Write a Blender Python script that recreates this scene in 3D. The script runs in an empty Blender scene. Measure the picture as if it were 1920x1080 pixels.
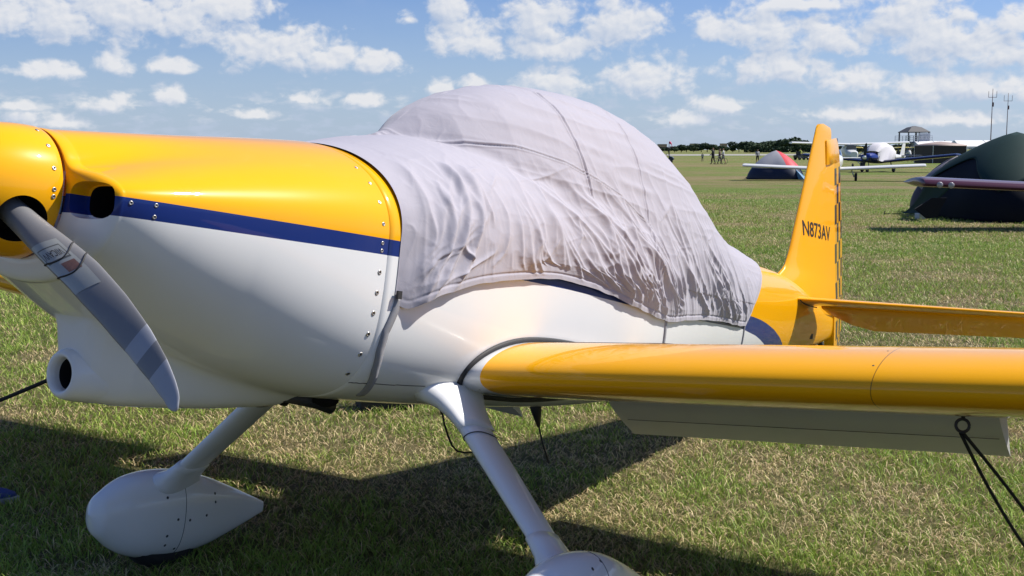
import bpy, bmesh, math, random
import numpy as np
from mathutils import Matrix, Vector, noise as mnoise

random.seed(7); RNG = np.random.default_rng(11)
scene = bpy.context.scene
COL = scene.collection
PI = math.pi
rad = math.radians

# ------------------------------------------------------------------ camera
F_PX, PITCH, ROLL, CAM_H = 2167.9, 0.1188, -0.0024, 1.5874
cam_data = bpy.data.cameras.new('camera')
cam_data.sensor_width = 36.0
cam_data.lens = F_PX / 1920.0 * 36.0
cam_data.clip_start = 0.05
cam_data.clip_end = 20000.0
cam = bpy.data.objects.new('camera', cam_data)
COL.objects.link(cam)
cam.matrix_world = Matrix.Translation((0, 0, CAM_H)) @ Matrix.Rotation(PI / 2 - PITCH, 4, 'X') @ Matrix.Rotation(ROLL, 4, 'Z')
scene.camera = cam

# pose of the parked aeroplane: body frame X aft from the firewall, Y to port, Z up
YAW, NOSE_UP = 0.9769, 0.1777
TB = np.array([-0.7034, 3.6172, 1.3241])
cb, sb, ct, st = math.cos(YAW), math.sin(YAW), math.cos(NOSE_UP), math.sin(NOSE_UP)
MB = np.array([[cb * ct, sb, cb * st], [sb * ct, -cb, sb * st], [-st, 0, ct]])
CAMP = np.array([0, 0, CAM_H])
def pixel_ray(u, v):
    a = (u - 960) / F_PX; c = -(v - 540) / F_PX
    cr, sr = math.cos(ROLL), math.sin(ROLL)
    x = a * cr - c * sr; up = a * sr + c * cr
    cp, sp = math.cos(PITCH), math.sin(PITCH)
    return np.array([x, cp + up * sp, -sp + up * cp])
def body_pt(u, v, ax, val):
    o = MB.T @ (CAMP - TB); d = MB.T @ pixel_ray(u, v)
    return o + (val - o[ax]) / d[ax] * d
def ground_pt(u, v, z=0.0):
    d = pixel_ray(u, v)
    return CAMP + (z - CAM_H) / d[2] * d
def at_depth(u, v, dep):
    d = pixel_ray(u, v)
    return CAMP + d * (dep / d[1])

# ------------------------------------------------------------------ sun and sky
to_sun = Vector((0.72 * cb + 0.60 * sb, 0.72 * sb - 0.60 * cb, 1.0)).normalized()
sun_el = math.asin(to_sun.z)
sun_az = math.atan2(to_sun.x, to_sun.y)
sun_data = bpy.data.lights.new('sun', 'SUN')
sun_data.energy = 5.0
sun_data.angle = rad(0.55)
sun_data.color = (1.0, 0.95, 0.87)
sun = bpy.data.objects.new('sun', sun_data)
COL.objects.link(sun)
sun.location = (30, 20, 40)
sun.rotation_euler = to_sun.to_track_quat('Z', 'Y').to_euler()

scene.view_settings.view_transform = 'Standard'
scene.view_settings.look = 'None'
scene.view_settings.gamma = 1.0
scene.view_settings.exposure = 0.42
scene.view_settings.use_curve_mapping = False

world = bpy.data.worlds.new('World')
scene.world = world
world.use_nodes = True

class NT:
    """tiny helper for building node trees"""
    def __init__(self, tree):
        self.t = tree; self.n = tree.nodes; self.l = tree.links
    def node(self, typ, **kw):
        nd = self.n.new(typ)
        for k, v in kw.items(): setattr(nd, k, v)
        return nd
    def put(self, sock, val):
        if hasattr(val, 'is_linked') or hasattr(val, 'links'): self.l.new(val, sock)
        elif val is not None: sock.default_value = val
    def math(self, op, a, b=None, c=None, clamp=False):
        nd = self.node('ShaderNodeMath', operation=op, use_clamp=clamp)
        for i, x in enumerate((a, b, c)):
            if x is not None: self.put(nd.inputs[i], x)
        return nd.outputs[0]
    def vmath(self, op, a, b=None):
        nd = self.node('ShaderNodeVectorMath', operation=op)
        self.put(nd.inputs[0], a)
        if b is not None: self.put(nd.inputs[1], b)
        return nd.outputs['Value'] if op in ('LENGTH', 'DOT_PRODUCT', 'DISTANCE') else nd.outputs[0]
    def comb(self, x, y, z=0.0):
        nd = self.node('ShaderNodeCombineXYZ')
        for i, q in enumerate((x, y, z)): self.put(nd.inputs[i], q)
        return nd.outputs[0]
    def sep(self, v):
        nd = self.node('ShaderNodeSeparateXYZ'); self.put(nd.inputs[0], v)
        return nd.outputs
    def noise(self, vec, scale, detail=4.0, rough=0.5, dist=0.0, lac=2.0):
        nd = self.node('ShaderNodeTexNoise')
        if vec is not None: self.put(nd.inputs['Vector'], vec)
        nd.inputs['Scale'].default_value = scale; nd.inputs['Detail'].default_value = detail
        nd.inputs['Roughness'].default_value = rough; nd.inputs['Distortion'].default_value = dist
        nd.inputs['Lacunarity'].default_value = lac
        return nd.outputs['Fac']
    def mix(self, f, a, b, blend='MIX'):
        nd = self.node('ShaderNodeMix', data_type='RGBA', blend_type=blend)
        self.put(nd.inputs[0], f); self.put(nd.inputs[6], a); self.put(nd.inputs[7], b)
        return nd.outputs[2]
    def ramp(self, f, stops, interp='LINEAR'):
        nd = self.node('ShaderNodeValToRGB'); self.put(nd.inputs[0], f)
        cr = nd.color_ramp; cr.interpolation = interp
        while len(cr.elements) < len(stops): cr.elements.new(0.5)
        for e, (p, c) in zip(cr.elements, stops):
            e.position = p; e.color = (c, c, c, 1) if isinstance(c, (int, float)) else (*c[:3], 1)
        return nd.outputs[0]
    def smooth(self, x, lo, hi):
        nd = self.node('ShaderNodeMapRange', interpolation_type='SMOOTHSTEP')
        self.put(nd.inputs[0], x); nd.inputs[1].default_value = lo; nd.inputs[2].default_value = hi
        return nd.outputs[0]

def px_dir(u, v):
    d = pixel_ray(u, v)
    return math.atan2(d[0], d[1]), math.atan2(d[2], math.hypot(d[0], d[1]))

def build_sky():
    w = NT(world.node_tree)
    w.n.clear()
    out = w.node('ShaderNodeOutputWorld'); bg = w.node('ShaderNodeBackground')
    bg.inputs['Strength'].default_value = 0.062
    w.l.new(bg.outputs[0], out.inputs[0])
    sky = w.node('ShaderNodeTexSky', sky_type='NISHITA')
    sky.sun_disc = False; sky.sun_elevation = sun_el; sky.sun_rotation = sun_az
    sky.altitude = 0.0; sky.air_density = 1.0; sky.dust_density = 0.3; sky.ozone_density = 1.5
    geo = w.node('ShaderNodeTexCoord')
    d = geo.outputs['Generated']
    x, y, z = w.sep(d)
    az = w.math('ARCTAN2', x, y)
    el = w.math('ARCSINE', z)
    K = 40.0
    # clouds live in (azimuth, elevation); small numbers because the lens only sees 0..8 degrees up
    P = w.comb(w.math('MULTIPLY', az, K), w.math('MULTIPLY', el, K * 1.25), 3.7)
    fb = w.noise(P, 1.5, 6.0, 0.52, 0.2)
    P2 = w.vmath('ADD', P, (0.10, 0.16, 0.0))
    fb2 = w.noise(P2, 1.5, 3.0, 0.5, 0.2)
    big = w.noise(P, 0.55, 3.0, 0.5)
    # a field of cumulus all round, thinner overhead
    lumps = [  # pixel centre u, v, half width, half height
        (20, 35, 110, 60), (110, 40, 110, 65), (230, 30, 150, 75), (330, 40, 120, 62), (430, 20, 90, 40),
        (455, 90, 62, 60), (545, 100, 100, 48), (620, 112, 90, 42), (700, 120, 65, 34),
        (85, 135, 75, 24), (215, 122, 45, 34), (318, 125, 55, 20), (320, 182, 34, 30), (210, 195, 60, 26),
        (765, 36, 26, 18), (840, 15, 50, 55), (868, 80, 75, 55), (905, 85, 45, 40),
        (1010, 45, 80, 85), (1165, 50, 85, 70), (1040, 95, 110, 40), (1030, 160, 80, 50), (1215, 150, 90, 52),
        (1330, 60, 50, 38), (1440, 60, 110, 62), (1550, 75, 90, 62), (1470, 130, 130, 45), (1600, 155, 85, 38), (1500, 10, 140, 24),
        (1690, 30, 85, 75), (1760, 75, 110, 75), (1850, 100, 95, 60), (1730, 175, 80, 42), (1830, 165, 110, 44), (1905, 45, 40, 34), (1890, 165, 60, 40),
        (580, 188, 45, 20), (680, 190, 45, 22), (45, 200, 36, 14), (45, 222, 36, 16), (110, 232, 60, 18), (830, 168, 28, 22), (890, 160, 40, 20),
        (1350, 200, 60, 26), (1620, 215, 120, 22), (480, 215, 50, 16), (1780, 225, 120, 20), (1290, 225, 70, 20),
    ]
    D1 = w.comb(az, el, 0.0); D2 = w.comb(w.math('ADD', az, 0.006), w.math('ADD', el, 0.011), 0.0)
    def lump_field(D):
        best = None
        for (u, v, ru, rv) in lumps:
            a, e = px_dir(u, v); ka, ke = F_PX / (ru * 1.03), F_PX / (rv * 1.05)
            nd = w.node('ShaderNodeVectorMath', operation='MULTIPLY_ADD')
            w.l.new(D, nd.inputs[0]); nd.inputs[1].default_value = (ka, ke, 0); nd.inputs[2].default_value = (-a * ka, -e * ke, 0)
            q = w.vmath('MAXIMUM', nd.outputs[0], w.vmath('MULTIPLY', nd.outputs[0], (-1.0, -1.5, 1.0)))   # flat bases
            ln = w.vmath('LENGTH', q)
            best = ln if best is None else w.math('SMOOTH_MIN', best, ln, 0.15)
        return w.math('SUBTRACT', 1.0, best)
    best = lump_field(D1); best2 = lump_field(D2)
    # scattered small clouds everywhere (also outside the frame)
    low = w.math('MULTIPLY', w.math('SUBTRACT', big, 0.62), 1.7)
    far = w.noise(w.comb(w.math('MULTIPLY', az, 70.0), w.math('MULTIPLY', el, 190.0), 1.0), 0.7, 6.0, 0.55)
    horizon = w.math('SUBTRACT', 1.0, w.smooth(el, 0.03, 0.075))
    low2 = w.math('MULTIPLY', w.math('MULTIPLY', w.math('SUBTRACT', far, 0.43), 2.0), horizon)
    lumpy = w.math('ADD', best, w.math('MULTIPLY', w.math('SUBTRACT', fb, 0.50), 2.1))
    wide = w.math('ADD', low, w.math('MULTIPLY', w.math('SUBTRACT', fb, 0.5), 1.2))
    above = w.smooth(el, 0.115, 0.16)
    wide = w.math('MULTIPLY', wide, w.math('MAXIMUM', above, w.smooth(w.math('ABSOLUTE', az), 0.45, 0.6)))
    dens = w.math('MAXIMUM', lumpy, wide)
    a1 = w.smooth(dens, -0.06, 0.62)
    a2 = w.math('MULTIPLY', w.smooth(low2, 0.02, 0.5), 0.62)
    alpha = w.math('MAXIMUM', w.math('MULTIPLY', a1, 0.94), a2, clamp=True)
    # light comes from upper right: compare density a little toward the sun
    lit = w.math('ADD', w.math('ADD', w.math('MULTIPLY', w.math('SUBTRACT', fb, fb2), 1.9), w.math('MULTIPLY', w.math('SUBTRACT', best, best2), 0.75)), 0.52, clamp=True)
    thick = w.smooth(dens, 0.25, 1.25)
    lit = w.math('SUBTRACT', lit, w.math('MULTIPLY', thick, 0.10), clamp=True)
    ccol = w.mix(lit, (6.0, 7.0, 8.8, 1), (10.0, 10.05, 10.3, 1))
    base = w.mix(1.0, sky.outputs[0], (0.78, 0.93, 1.35, 1), 'MULTIPLY')
    hz = w.math('MULTIPLY', w.math('SUBTRACT', 1.0, w.smooth(el, -0.02, 0.145)), 0.66)
    base = w.mix(hz, base, (5.4, 6.9, 9.2, 1))
    col = w.mix(alpha, base, ccol)
    w.l.new(col, bg.inputs['Color'])
build_sky()

# ------------------------------------------------------------------ helpers
def link(o, parent=None):
    COL.objects.link(o)
    if parent is not None: o.parent = parent
    return o
def tag(o, label=None, cat=None, group=None, kind=None):
    if label: o['label'] = label
    if cat: o['category'] = cat
    if group: o['group'] = group
    if kind: o['kind'] = kind
    return o
def empty(name, loc=(0, 0, 0), rz=0.0):
    o = bpy.data.objects.new(name, None)
    o.location = loc; o.rotation_euler = (0, 0, rz); o.empty_display_size = 0.2
    return link(o)
def mesh_from(name, verts, faces, mats=(), smooth=True, recalc=True, fmat=None):
    me = bpy.data.meshes.new(name)
    me.from_pydata([tuple(map(float, v)) for v in verts], [], faces)
    for m in mats: me.materials.append(m)
    if fmat is not None: me.polygons.foreach_set('material_index', fmat)
    if recalc:
        bm = bmesh.new(); bm.from_mesh(me)
        bmesh.ops.recalc_face_normals(bm, faces=bm.faces); bm.to_mesh(me); bm.free()
    if smooth: me.polygons.foreach_set('use_smooth', [True] * len(me.polygons))
    me.update()
    return me
def mobj(name, verts, faces, mat, parent=None, smooth=True, recalc=True, fmat=None, sharp=None):
    mats = mat if isinstance(mat, (list, tuple)) else [mat]
    me = mesh_from(name, verts, faces, mats, smooth, recalc, fmat)
    if sharp is not None: me.set_sharp_from_angle(angle=rad(sharp))
    return link(bpy.data.objects.new(name, me), parent)
def loft(rings, closed=True, cap0=True, cap1=True):
    """rings: list of equal length point lists"""
    n = len(rings[0]); v = [p for r in rings for p in r]; f = []
    for i in range(len(rings) - 1):
        for j in range(n if closed else n - 1):
            k = (j + 1) % n
            f.append((i * n + j, i * n + k, (i + 1) * n + k, (i + 1) * n + j))
    if closed and cap0: f.append(tuple(range(n - 1, -1, -1)))
    if closed and cap1: f.append(tuple(range((len(rings) - 1) * n, len(rings) * n)))
    return v, f
class Build:
    """collects boxes, tubes and lofts that belong to ONE part"""
    def __init__(self): self.v = []; self.f = []
    def add(self, v, f):
        o = len(self.v); self.v += [tuple(p) for p in v]; self.f += [tuple(i + o for i in q) for q in f]; return self
    def box(self, c, s, rz=0.0, bevel=0.0):
        hx, hy, hz = s[0] / 2, s[1] / 2, s[2] / 2; co, si = math.cos(rz), math.sin(rz)
        p = []
        for dz in (-hz, hz):
            for dx, dy in ((-hx, -hy), (hx, -hy), (hx, hy), (-hx, hy)):
                p.append((c[0] + dx * co - dy * si, c[1] + dx * si + dy * co, c[2] + dz))
        return self.add(p, [(3, 2, 1, 0), (4, 5, 6, 7), (0, 1, 5, 4), (1, 2, 6, 5), (2, 3, 7, 6), (3, 0, 4, 7)])
    def tube(self, pts, r, n=8, caps=True):
        pts = [Vector(p) for p in pts]; rs = r if isinstance(r, (list, tuple)) else [r] * len(pts)
        rings = []; up = None
        for i, p in enumerate(pts):
            t = (pts[min(i + 1, len(pts) - 1)] - pts[max(i - 1, 0)]).normalized()
            if up is None:
                up = Vector((0, 0, 1)) if abs(t.z) < 0.9 else Vector((1, 0, 0))
            a = t.cross(up).normalized(); up = a.cross(t).normalized()
            rings.append([tuple(p + (a * math.cos(2 * PI * k / n) + up * math.sin(2 * PI * k / n)) * rs[i]) for k in range(n)])
        return self.add(*loft(rings, True, caps, caps))
    def lathe(self, prof, axis='Z', n=16, c=(0, 0, 0)):
        rings = []
        for (h, r) in prof:
            ring = []
            for k in range(n):
                a = 2 * PI * k / n; q = (r * math.cos(a), r * math.sin(a), h)
                if axis == 'Y': q = (q[0], q[2], q[1])
                if axis == 'X': q = (q[2], q[0], q[1])
                ring.append((q[0] + c[0], q[1] + c[1], q[2] + c[2]))
            rings.append(ring)
        return self.add(*loft(rings))
    def obj(self, name, mat, parent=None, smooth=False, sharp=None):
        return mobj(name, self.v, self.f, mat, parent, smooth or sharp is not None, True, None, sharp)
def copy_tree(o, parent=None):
    c = o.copy(); COL.objects.link(c)
    if parent is not None: c.parent = parent
    for ch in list(o.children): copy_tree(ch, c)
    return c
def cat_interp(xs, ys):
    """smooth (monotone-ish cubic) interpolation of a table"""
    xs = np.array(xs, float); ys = np.array(ys, float)
    m = np.gradient(ys, xs)
    def fn(x):
        x = np.clip(x, xs[0], xs[-1]); i = np.clip(np.searchsorted(xs, x) - 1, 0, len(xs) - 2)
        h = xs[i + 1] - xs[i]; t = (x - xs[i]) / h
        return ((2 * t**3 - 3 * t**2 + 1) * ys[i] + (t**3 - 2 * t**2 + t) * h * m[i]
                + (-2 * t**3 + 3 * t**2) * ys[i + 1] + (t**3 - t**2) * h * m[i + 1])
    return fn
def lerp_interp(xs, ys):
    return lambda x: np.interp(x, xs, ys)

# ------------------------------------------------------------------ materials
def new_mat(name):
    m = bpy.data.materials.new(name); m.use_nodes = True
    t = NT(m.node_tree); b = t.n['Principled BSDF']
    return m, t, b
def simple(name, col, rough=0.5, metal=0.0, coat=0.0, var=0.06, vscale=30.0, bump=0.0, spec=None):
    m, t, b = new_mat(name)
    tc = t.node('ShaderNodeTexCoord')
    nz = t.noise(tc.outputs['Object'], vscale, 5.0, 0.6)
    lo = tuple(c * (1 - var) for c in col) + (1,); hi = tuple(min(1, c * (1 + var)) for c in col) + (1,)
    t.l.new(t.mix(nz, lo, hi), b.inputs['Base Color'])
    b.inputs['Roughness'].default_value = rough; b.inputs['Metallic'].default_value = metal
    b.inputs['Coat Weight'].default_value = coat; b.inputs['Coat Roughness'].default_value = 0.04
    if spec is not None: b.inputs['Specular IOR Level'].default_value = spec
    if bump:
        bp = t.node('ShaderNodeBump'); bp.inputs['Strength'].default_value = bump; bp.inputs['Distance'].default_value = 0.01
        t.l.new(nz, bp.inputs['Height']); t.l.new(bp.outputs[0], b.inputs['Normal'])
    return m
YEL = (0.93, 0.43, 0.002); BLU = (0.008, 0.028, 0.17); WHT = (0.80, 0.80, 0.795)
def gloss(t, b, rough=0.30, coat=0.8):
    """aircraft two-pack paint: coat over base, faint orange peel and dust"""
    tc = t.node('ShaderNodeTexCoord')
    n1 = t.noise(tc.outputs['Object'], 7.0, 6.0, 0.62)
    t.l.new(t.math('ADD', t.math('MULTIPLY', n1, 0.03), 0.008), b.inputs['Coat Roughness'])
    b.inputs['Roughness'].default_value = rough
    b.inputs['Coat Weight'].default_value = coat
    b.inputs['Coat IOR'].default_value = 1.42
    b.inputs['Specular IOR Level'].default_value = 0.06
    n2 = t.noise(tc.outputs['Object'], 9.0, 2.0, 0.4)
    bp = t.node('ShaderNodeBump'); bp.inputs['Strength'].default_value = 0.05; bp.inputs['Distance'].default_value = 0.01
    t.l.new(n2, bp.inputs['Height'])
    t.l.new(bp.outputs[0], b.inputs['Coat Normal'])
def dusty(t, col, amt=0.10):
    tc = t.node('ShaderNodeTexCoord')
    n = t.noise(tc.outputs['Object'], 3.0, 7.0, 0.65)
    f = t.math('MULTIPLY', t.smooth(n, 0.45, 0.75), amt)
    return t.mix(f, col, (0.42, 0.36, 0.27, 1))
def paint(name, col, rough=0.30, coat=0.8, dust=0.03):
    m, t, b = new_mat(name)
    gloss(t, b, rough, coat)
    t.l.new(dusty(t, (*col, 1), dust), b.inputs['Base Color'])
    return m
OX, OZ = 0.42, -1.27          # body point that sits at the aeroplane's origin (between the wheels, on the ground)
def scheme_paint():
    """yellow over a blue stripe over white, by height along the body"""
    m, t, b = new_mat('airframe_paint')
    gloss(t, b)
    tc = t.node('ShaderNodeTexCoord'); x, y, z = t.sep(tc.outputs['Object'])
    xb = t.math('ADD', x, OX); zb = t.math('ADD', z, OZ)
    fx = t.math('DIVIDE', t.math('ADD', xb, 1.2), 7.0)
    def table(xs, ys):
        stops = [((a + 1.2) / 7.0, (v + 1.0) / 2.0) for a, v in zip(xs, ys)]
        return t.math('SUBTRACT', t.math('MULTIPLY', t.ramp(fx, stops), 2.0), 1.0)
    top = table([-1.2, .2, 1.0, 2.0, 3.1, 3.3, 3.46, 3.6, 3.75, 3.9, 4.0, 4.07, 4.2, 4.3],
                [.002, 0, -.02, -.035, -.046, -.05, -.06, -.077, -.102, -.14, -.175, -.207, -.28, -.5])
    bot = table([-1.2, 0, .65, 1.0, 1.5, 2.2, 3.1, 3.25, 3.4, 3.5, 3.6, 3.68, 3.75, 3.85, 3.95],
                [-.044, -.046, -.056, -.066, -.09, -.11, -.12, -.135, -.15, -.168, -.19, -.217, -.25, -.33, -.5])
    is_y = t.math('GREATER_THAN', zb, top); is_b = t.math('GREATER_THAN', zb, bot)
    c = t.mix(is_b, (*WHT, 1), (*BLU, 1)); c = t.mix(is_y, c, (*YEL, 1))
    t.l.new(dusty(t, c, 0.03), b.inputs['Base Color'])
    return m
M_SCHEME = scheme_paint()
M_YEL = paint('yellow_paint', YEL)
M_WHT = paint('white_paint', WHT)
M_BLK = simple('black_rubber', (0.018, 0.018, 0.02), 0.65)
M_DARK = simple('dark_recess', (0.010, 0.010, 0.011), 0.9, spec=0.1)
M_STEEL = simple('screw_steel', (0.55, 0.53, 0.5), 0.35, 0.9, var=0.3, vscale=200)
M_SCREWD = simple('screw_recess', (0.05, 0.05, 0.055), 0.6)
M_ROPE = simple('black_rope', (0.012, 0.012, 0.014), 0.85, var=0.4, vscale=300, bump=0.6)
M_IRON = simple('black_iron', (0.05, 0.05, 0.055), 0.5, 0.6)
M_SEAM = simple('seam_grey', (0.16, 0.16, 0.155), 0.8)
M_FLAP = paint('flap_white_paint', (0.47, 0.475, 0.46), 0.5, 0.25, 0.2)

def wing_paint():
    """yellow wing, white underneath behind the nose and white by the fuselage"""
    m, t, b = new_mat('wing_paint')
    gloss(t, b, 0.28)
    tc = t.node('ShaderNodeTexCoord'); x, y, z = t.sep(tc.outputs['Object'])
    ay = t.math('ABSOLUTE', y)
    xb = t.math('ADD', x, OX)
    zline = t.math('ADD', t.math('MULTIPLY', ay, 0.081), -0.507 - OZ)      # lower skin starts here
    low = t.math('MULTIPLY', t.math('LESS_THAN', z, zline), t.math('GREATER_THAN', xb, 0.52))
    root = t.math('LESS_THAN', ay, 0.462)
    wh = t.math('MAXIMUM', low, root)
    c = t.mix(wh, (*YEL, 1), (*WHT, 1))
    # joint between fuel tank and outer leading edge
    jl = t.math('LESS_THAN', t.math('ABSOLUTE', t.math('SUBTRACT', ay, 1.715)), 0.0013)
    c = t.mix(t.math('MULTIPLY', jl, 0.75), c, (0.12, 0.05, 0.01, 1))
    t.l.new(dusty(t, c, 0.03), b.inputs['Base Color'])
    return m
M_WING = wing_paint()

# ------------------------------------------------------------------ ground and turf
def turf_color(t, vec, dist_scale=1.0):
    n1 = t.noise(vec, 0.55, 5.0, 0.6)
    n2 = t.noise(vec, 0.09, 4.0, 0.6)
    n3 = t.noise(vec, 9.0, 6.0, 0.7)
    return n1, n2, n3
def ground_mat():
    m, t, b = new_mat('mown_field')
    geo = t.node('ShaderNodeNewGeometry'); pos = geo.outputs['Position']
    x, y, z = t.sep(pos)
    n1 = t.noise(pos, 0.45, 5.0, 0.62); n2 = t.noise(pos, 0.07, 4.0, 0.6); n3 = t.noise(pos, 7.0, 7.0, 0.72)
    n5 = t.noise(t.comb(t.math('MULTIPLY', x, 0.25), y, 0.0), 0.12, 4.0, 0.6)
    f = t.math('ADD', t.math('ADD', t.math('MULTIPLY', n1, 0.45), t.math('MULTIPLY', n5, 0.75)), t.math('MULTIPLY', n3, 0.42))
    col = t.ramp(t.math('SUBTRACT', f, 0.28), [(0.36, (0.070, 0.125, 0.016)), (0.48, (0.115, 0.160, 0.030)), (0.54, (0.15, 0.145, 0.05)), (0.64, (0.20, 0.16, 0.08)), (0.85, (0.25, 0.19, 0.11))])
    fine = t.noise(pos, 38.0, 5.0, 0.75)
    col = t.mix(1.0, col, t.ramp(fine, [(0.25, 0.55), (0.5, 1.1), (0.75, 1.75)]), 'MULTIPLY')
    # thatch under the standing grass close by
    near = t.math('SUBTRACT', 1.0, t.smooth(y, 7.0, 22.0))
    soil = t.ramp(n3, [(0.3, (0.07, 0.065, 0.03)), (0.6, (0.17, 0.14, 0.07)), (0.8, (0.28, 0.22, 0.13))])
    col = t.mix(t.math('MULTIPLY', near, 0.75), col, soil)
    t.l.new(col, b.inputs['Base Color'])
    b.inputs['Roughness'].default_value = 0.9; b.inputs['Specular IOR Level'].default_value = 0.15
    bp = t.node('ShaderNodeBump'); bp.inputs['Strength'].default_value = 0.8; bp.inputs['Distance'].default_value = 0.05
    t.l.new(t.math('ADD', fine, n3), bp.inputs['Height']); t.l.new(bp.outputs[0], b.inputs['Normal'])
    return m
def build_ground():
    R = 6000.0
    gv = []; gf = []
    xs = [-R, -600, -120, -40, -12, 0, 12, 40, 120, 600, R]
    for yy in xs:
        for xx in xs: gv.append((xx, yy, 0.0))
    n = len(xs)
    for i in range(n - 1):
        for j in range(n - 1): gf.append((i * n + j, i * n + j + 1, (i + 1) * n + j + 1, (i + 1) * n + j))
    g = mobj('ground', gv, gf, ground_mat(), smooth=False)
    tag(g, kind='structure', label='mown grass airfield stretching to the tree line')
    # pale runway far off
    M_RUN = simple('runway_concrete', (0.30, 0.29, 0.25), 0.85, var=0.15, vscale=0.05)
    r = mobj('runway', [(-700, 300, 0.03), (900, 300, 0.03), (900, 395, 0.03), (-700, 395, 0.03)], [(0, 1, 2, 3)], M_RUN, smooth=False)
    tag(r, kind='structure', label='pale concrete runway crossing the far side of the field')
build_ground()

def grass_mat():
    m, t, b = new_mat('grass_blades')
    at = t.node('ShaderNodeAttribute', attribute_name='tint')
    t.l.new(at.outputs['Color'], b.inputs['Base Color'])
    b.inputs['Roughness'].default_value = 0.55; b.inputs['Specular IOR Level'].default_value = 0.25
    tr = t.node('ShaderNodeBsdfTranslucent'); t.l.new(at.outputs['Color'], tr.inputs['Color'])
    mx = t.node('ShaderNodeMixShader'); mx.inputs[0].default_value = 0.22
    t.l.new(b.outputs[0], mx.inputs[1]); t.l.new(tr.outputs[0], mx.inputs[2])
    t.l.new(mx.outputs[0], t.n['Material Output'].inputs['Surface'])
    return m
def vnoise(x, y, seed=0):
    """value noise on numpy arrays"""
    r = np.random.default_rng(seed).random((256, 256))
    xi = np.floor(x).astype(int); yi = np.floor(y).astype(int); fx = x - xi; fy = y - yi
    fx = fx * fx * (3 - 2 * fx); fy = fy * fy * (3 - 2 * fy)
    a = r[xi & 255, yi & 255]; b_ = r[(xi + 1) & 255, yi & 255]; c = r[xi & 255, (yi + 1) & 255]; d = r[(xi + 1) & 255, (yi + 1) & 255]
    return (a * (1 - fx) + b_ * fx) * (1 - fy) + (c * (1 - fx) + d * fx) * fy
def fbm(x, y, seed=0, octv=4, gain=0.5):
    s = 0; a = 1; tot = 0
    for o in range(octv):
        s = s + a * vnoise(x * 2**o + 17.3 * o, y * 2**o + 5.1 * o, seed + o); tot += a; a *= gain
    return s / tot
def build_grass(N=600000):
    rs = np.random.default_rng(5)
    # sample depth with density falling with distance
    dgrid = np.linspace(3.0, 46.0, 4000)
    pdf = (0.94 * dgrid + 1.6) * dgrid ** -1.65 * np.clip((46 - dgrid) / 26, 0, 1)
    cdf = np.cumsum(pdf); cdf /= cdf[-1]
    d = np.interp(rs.random(N), cdf, dgrid)
    x = (rs.random(N) - 0.5) * (0.94 * d + 1.6)
    # gather into loose tufts
    tuft = vnoise(x * 9.0, d * 9.0, 3)
    keep = rs.random(N) < (0.35 + 0.9 * tuft)
    d = d[keep]; x = x[keep]; n = len(d)
    patch = fbm(x * 0.9, d * 0.9, 21, 4); patch2 = fbm(x * 3.3, d * 3.3, 31, 3)
    dry = np.clip((0.6 * patch + 0.4 * patch2 - 0.46) * 5.0, 0, 1)
    isdry = rs.random(n) < (0.17 + 0.56 * dry)
    far = (d / 4.0)
    h = (0.025 + 0.031 * rs.random(n)) * (1.15 - 0.45 * dry) * far ** 0.12
    tall = rs.random(n) < 0.03; h[tall] *= 1.5
    h[isdry] *= 0.8
    wdt = (0.0021 + 0.0022 * rs.random(n)) * far ** 0.55
    az = rs.random(n) * 2 * PI
    lean = np.where(isdry, 0.9 + 0.6 * rs.random(n), 0.35 + 0.85 * rs.random(n))
    L = h * np.where(isdry, 1.5, 1.15)
    dx, dy = np.cos(az), np.sin(az); px, py = -dy, dx
    tw = rs.random(n) * 2 * PI
    sx, sy = np.cos(tw), np.sin(tw)
    z0 = rs.random(n) * 0.012 * isdry
    def pt(s, ang, side):
        hx = L * s * np.sin(ang); hz = L * s * np.cos(ang)
        w = wdt * side
        return np.stack([x + dx * hx + sx * w, d + dy * hx + sy * w, z0 + hz], 1)
    mid = lean * 0.7
    v = np.empty((n, 5, 3))
    v[:, 0] = pt(0.0, lean, -0.5); v[:, 1] = pt(0.0, lean, 0.5)
    v[:, 2] = pt(0.55, mid, 0.42); v[:, 3] = pt(0.55, mid, -0.42); v[:, 4] = pt(1.0, lean, 0.0)
    base = np.arange(n)[:, None] * 5
    tris = np.concatenate([base + np.array([[0, 1, 2]]), base + np.array([[0, 2, 3]]), base + np.array([[3, 2, 4]])], 1).reshape(-1, 3)
    me = bpy.data.meshes.new('lawn_grass')
    me.vertices.add(n * 5); me.vertices.foreach_set('co', v.reshape(-1).astype(np.float32))
    nt = len(tris)
    me.loops.add(nt * 3); me.loops.foreach_set('vertex_index', tris.reshape(-1).astype(np.int32))
    me.polygons.add(nt); me.polygons.foreach_set('loop_start', np.arange(0, nt * 3, 3, dtype=np.int32))
    me.update()
    g1 = np.array([0.15, 0.28, 0.03]); g2 = np.array([0.40, 0.49, 0.11]); dr1 = np.array([0.70, 0.58, 0.34]); dr2 = np.array([0.50, 0.37, 0.21])
    k = rs.random(n)[:, None]
    green = g1 * (1 - k) + g2 * k; dryc = dr1 * (1 - k) + dr2 * k
    col = np.where(isdry[:, None], dryc, green * (1 - 0.35 * dry[:, None]) + 0.35 * dry[:, None] * np.array([0.24, 0.22, 0.07]))
    col *= np.array([1.17, 1.17, 1.10]) * (0.75 + 0.5 * rs.random(n))[:, None]
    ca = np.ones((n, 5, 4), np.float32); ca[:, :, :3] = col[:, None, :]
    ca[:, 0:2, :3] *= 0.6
    at = me.attributes.new('tint', 'FLOAT_COLOR', 'POINT'); at.data.foreach_set('color', ca.reshape(-1))
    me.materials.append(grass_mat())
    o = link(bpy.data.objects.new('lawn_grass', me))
    tag(o, 'short patchy green and straw-dry grass under and around the parked airplane', 'grass', kind='stuff')
build_grass()

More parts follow.
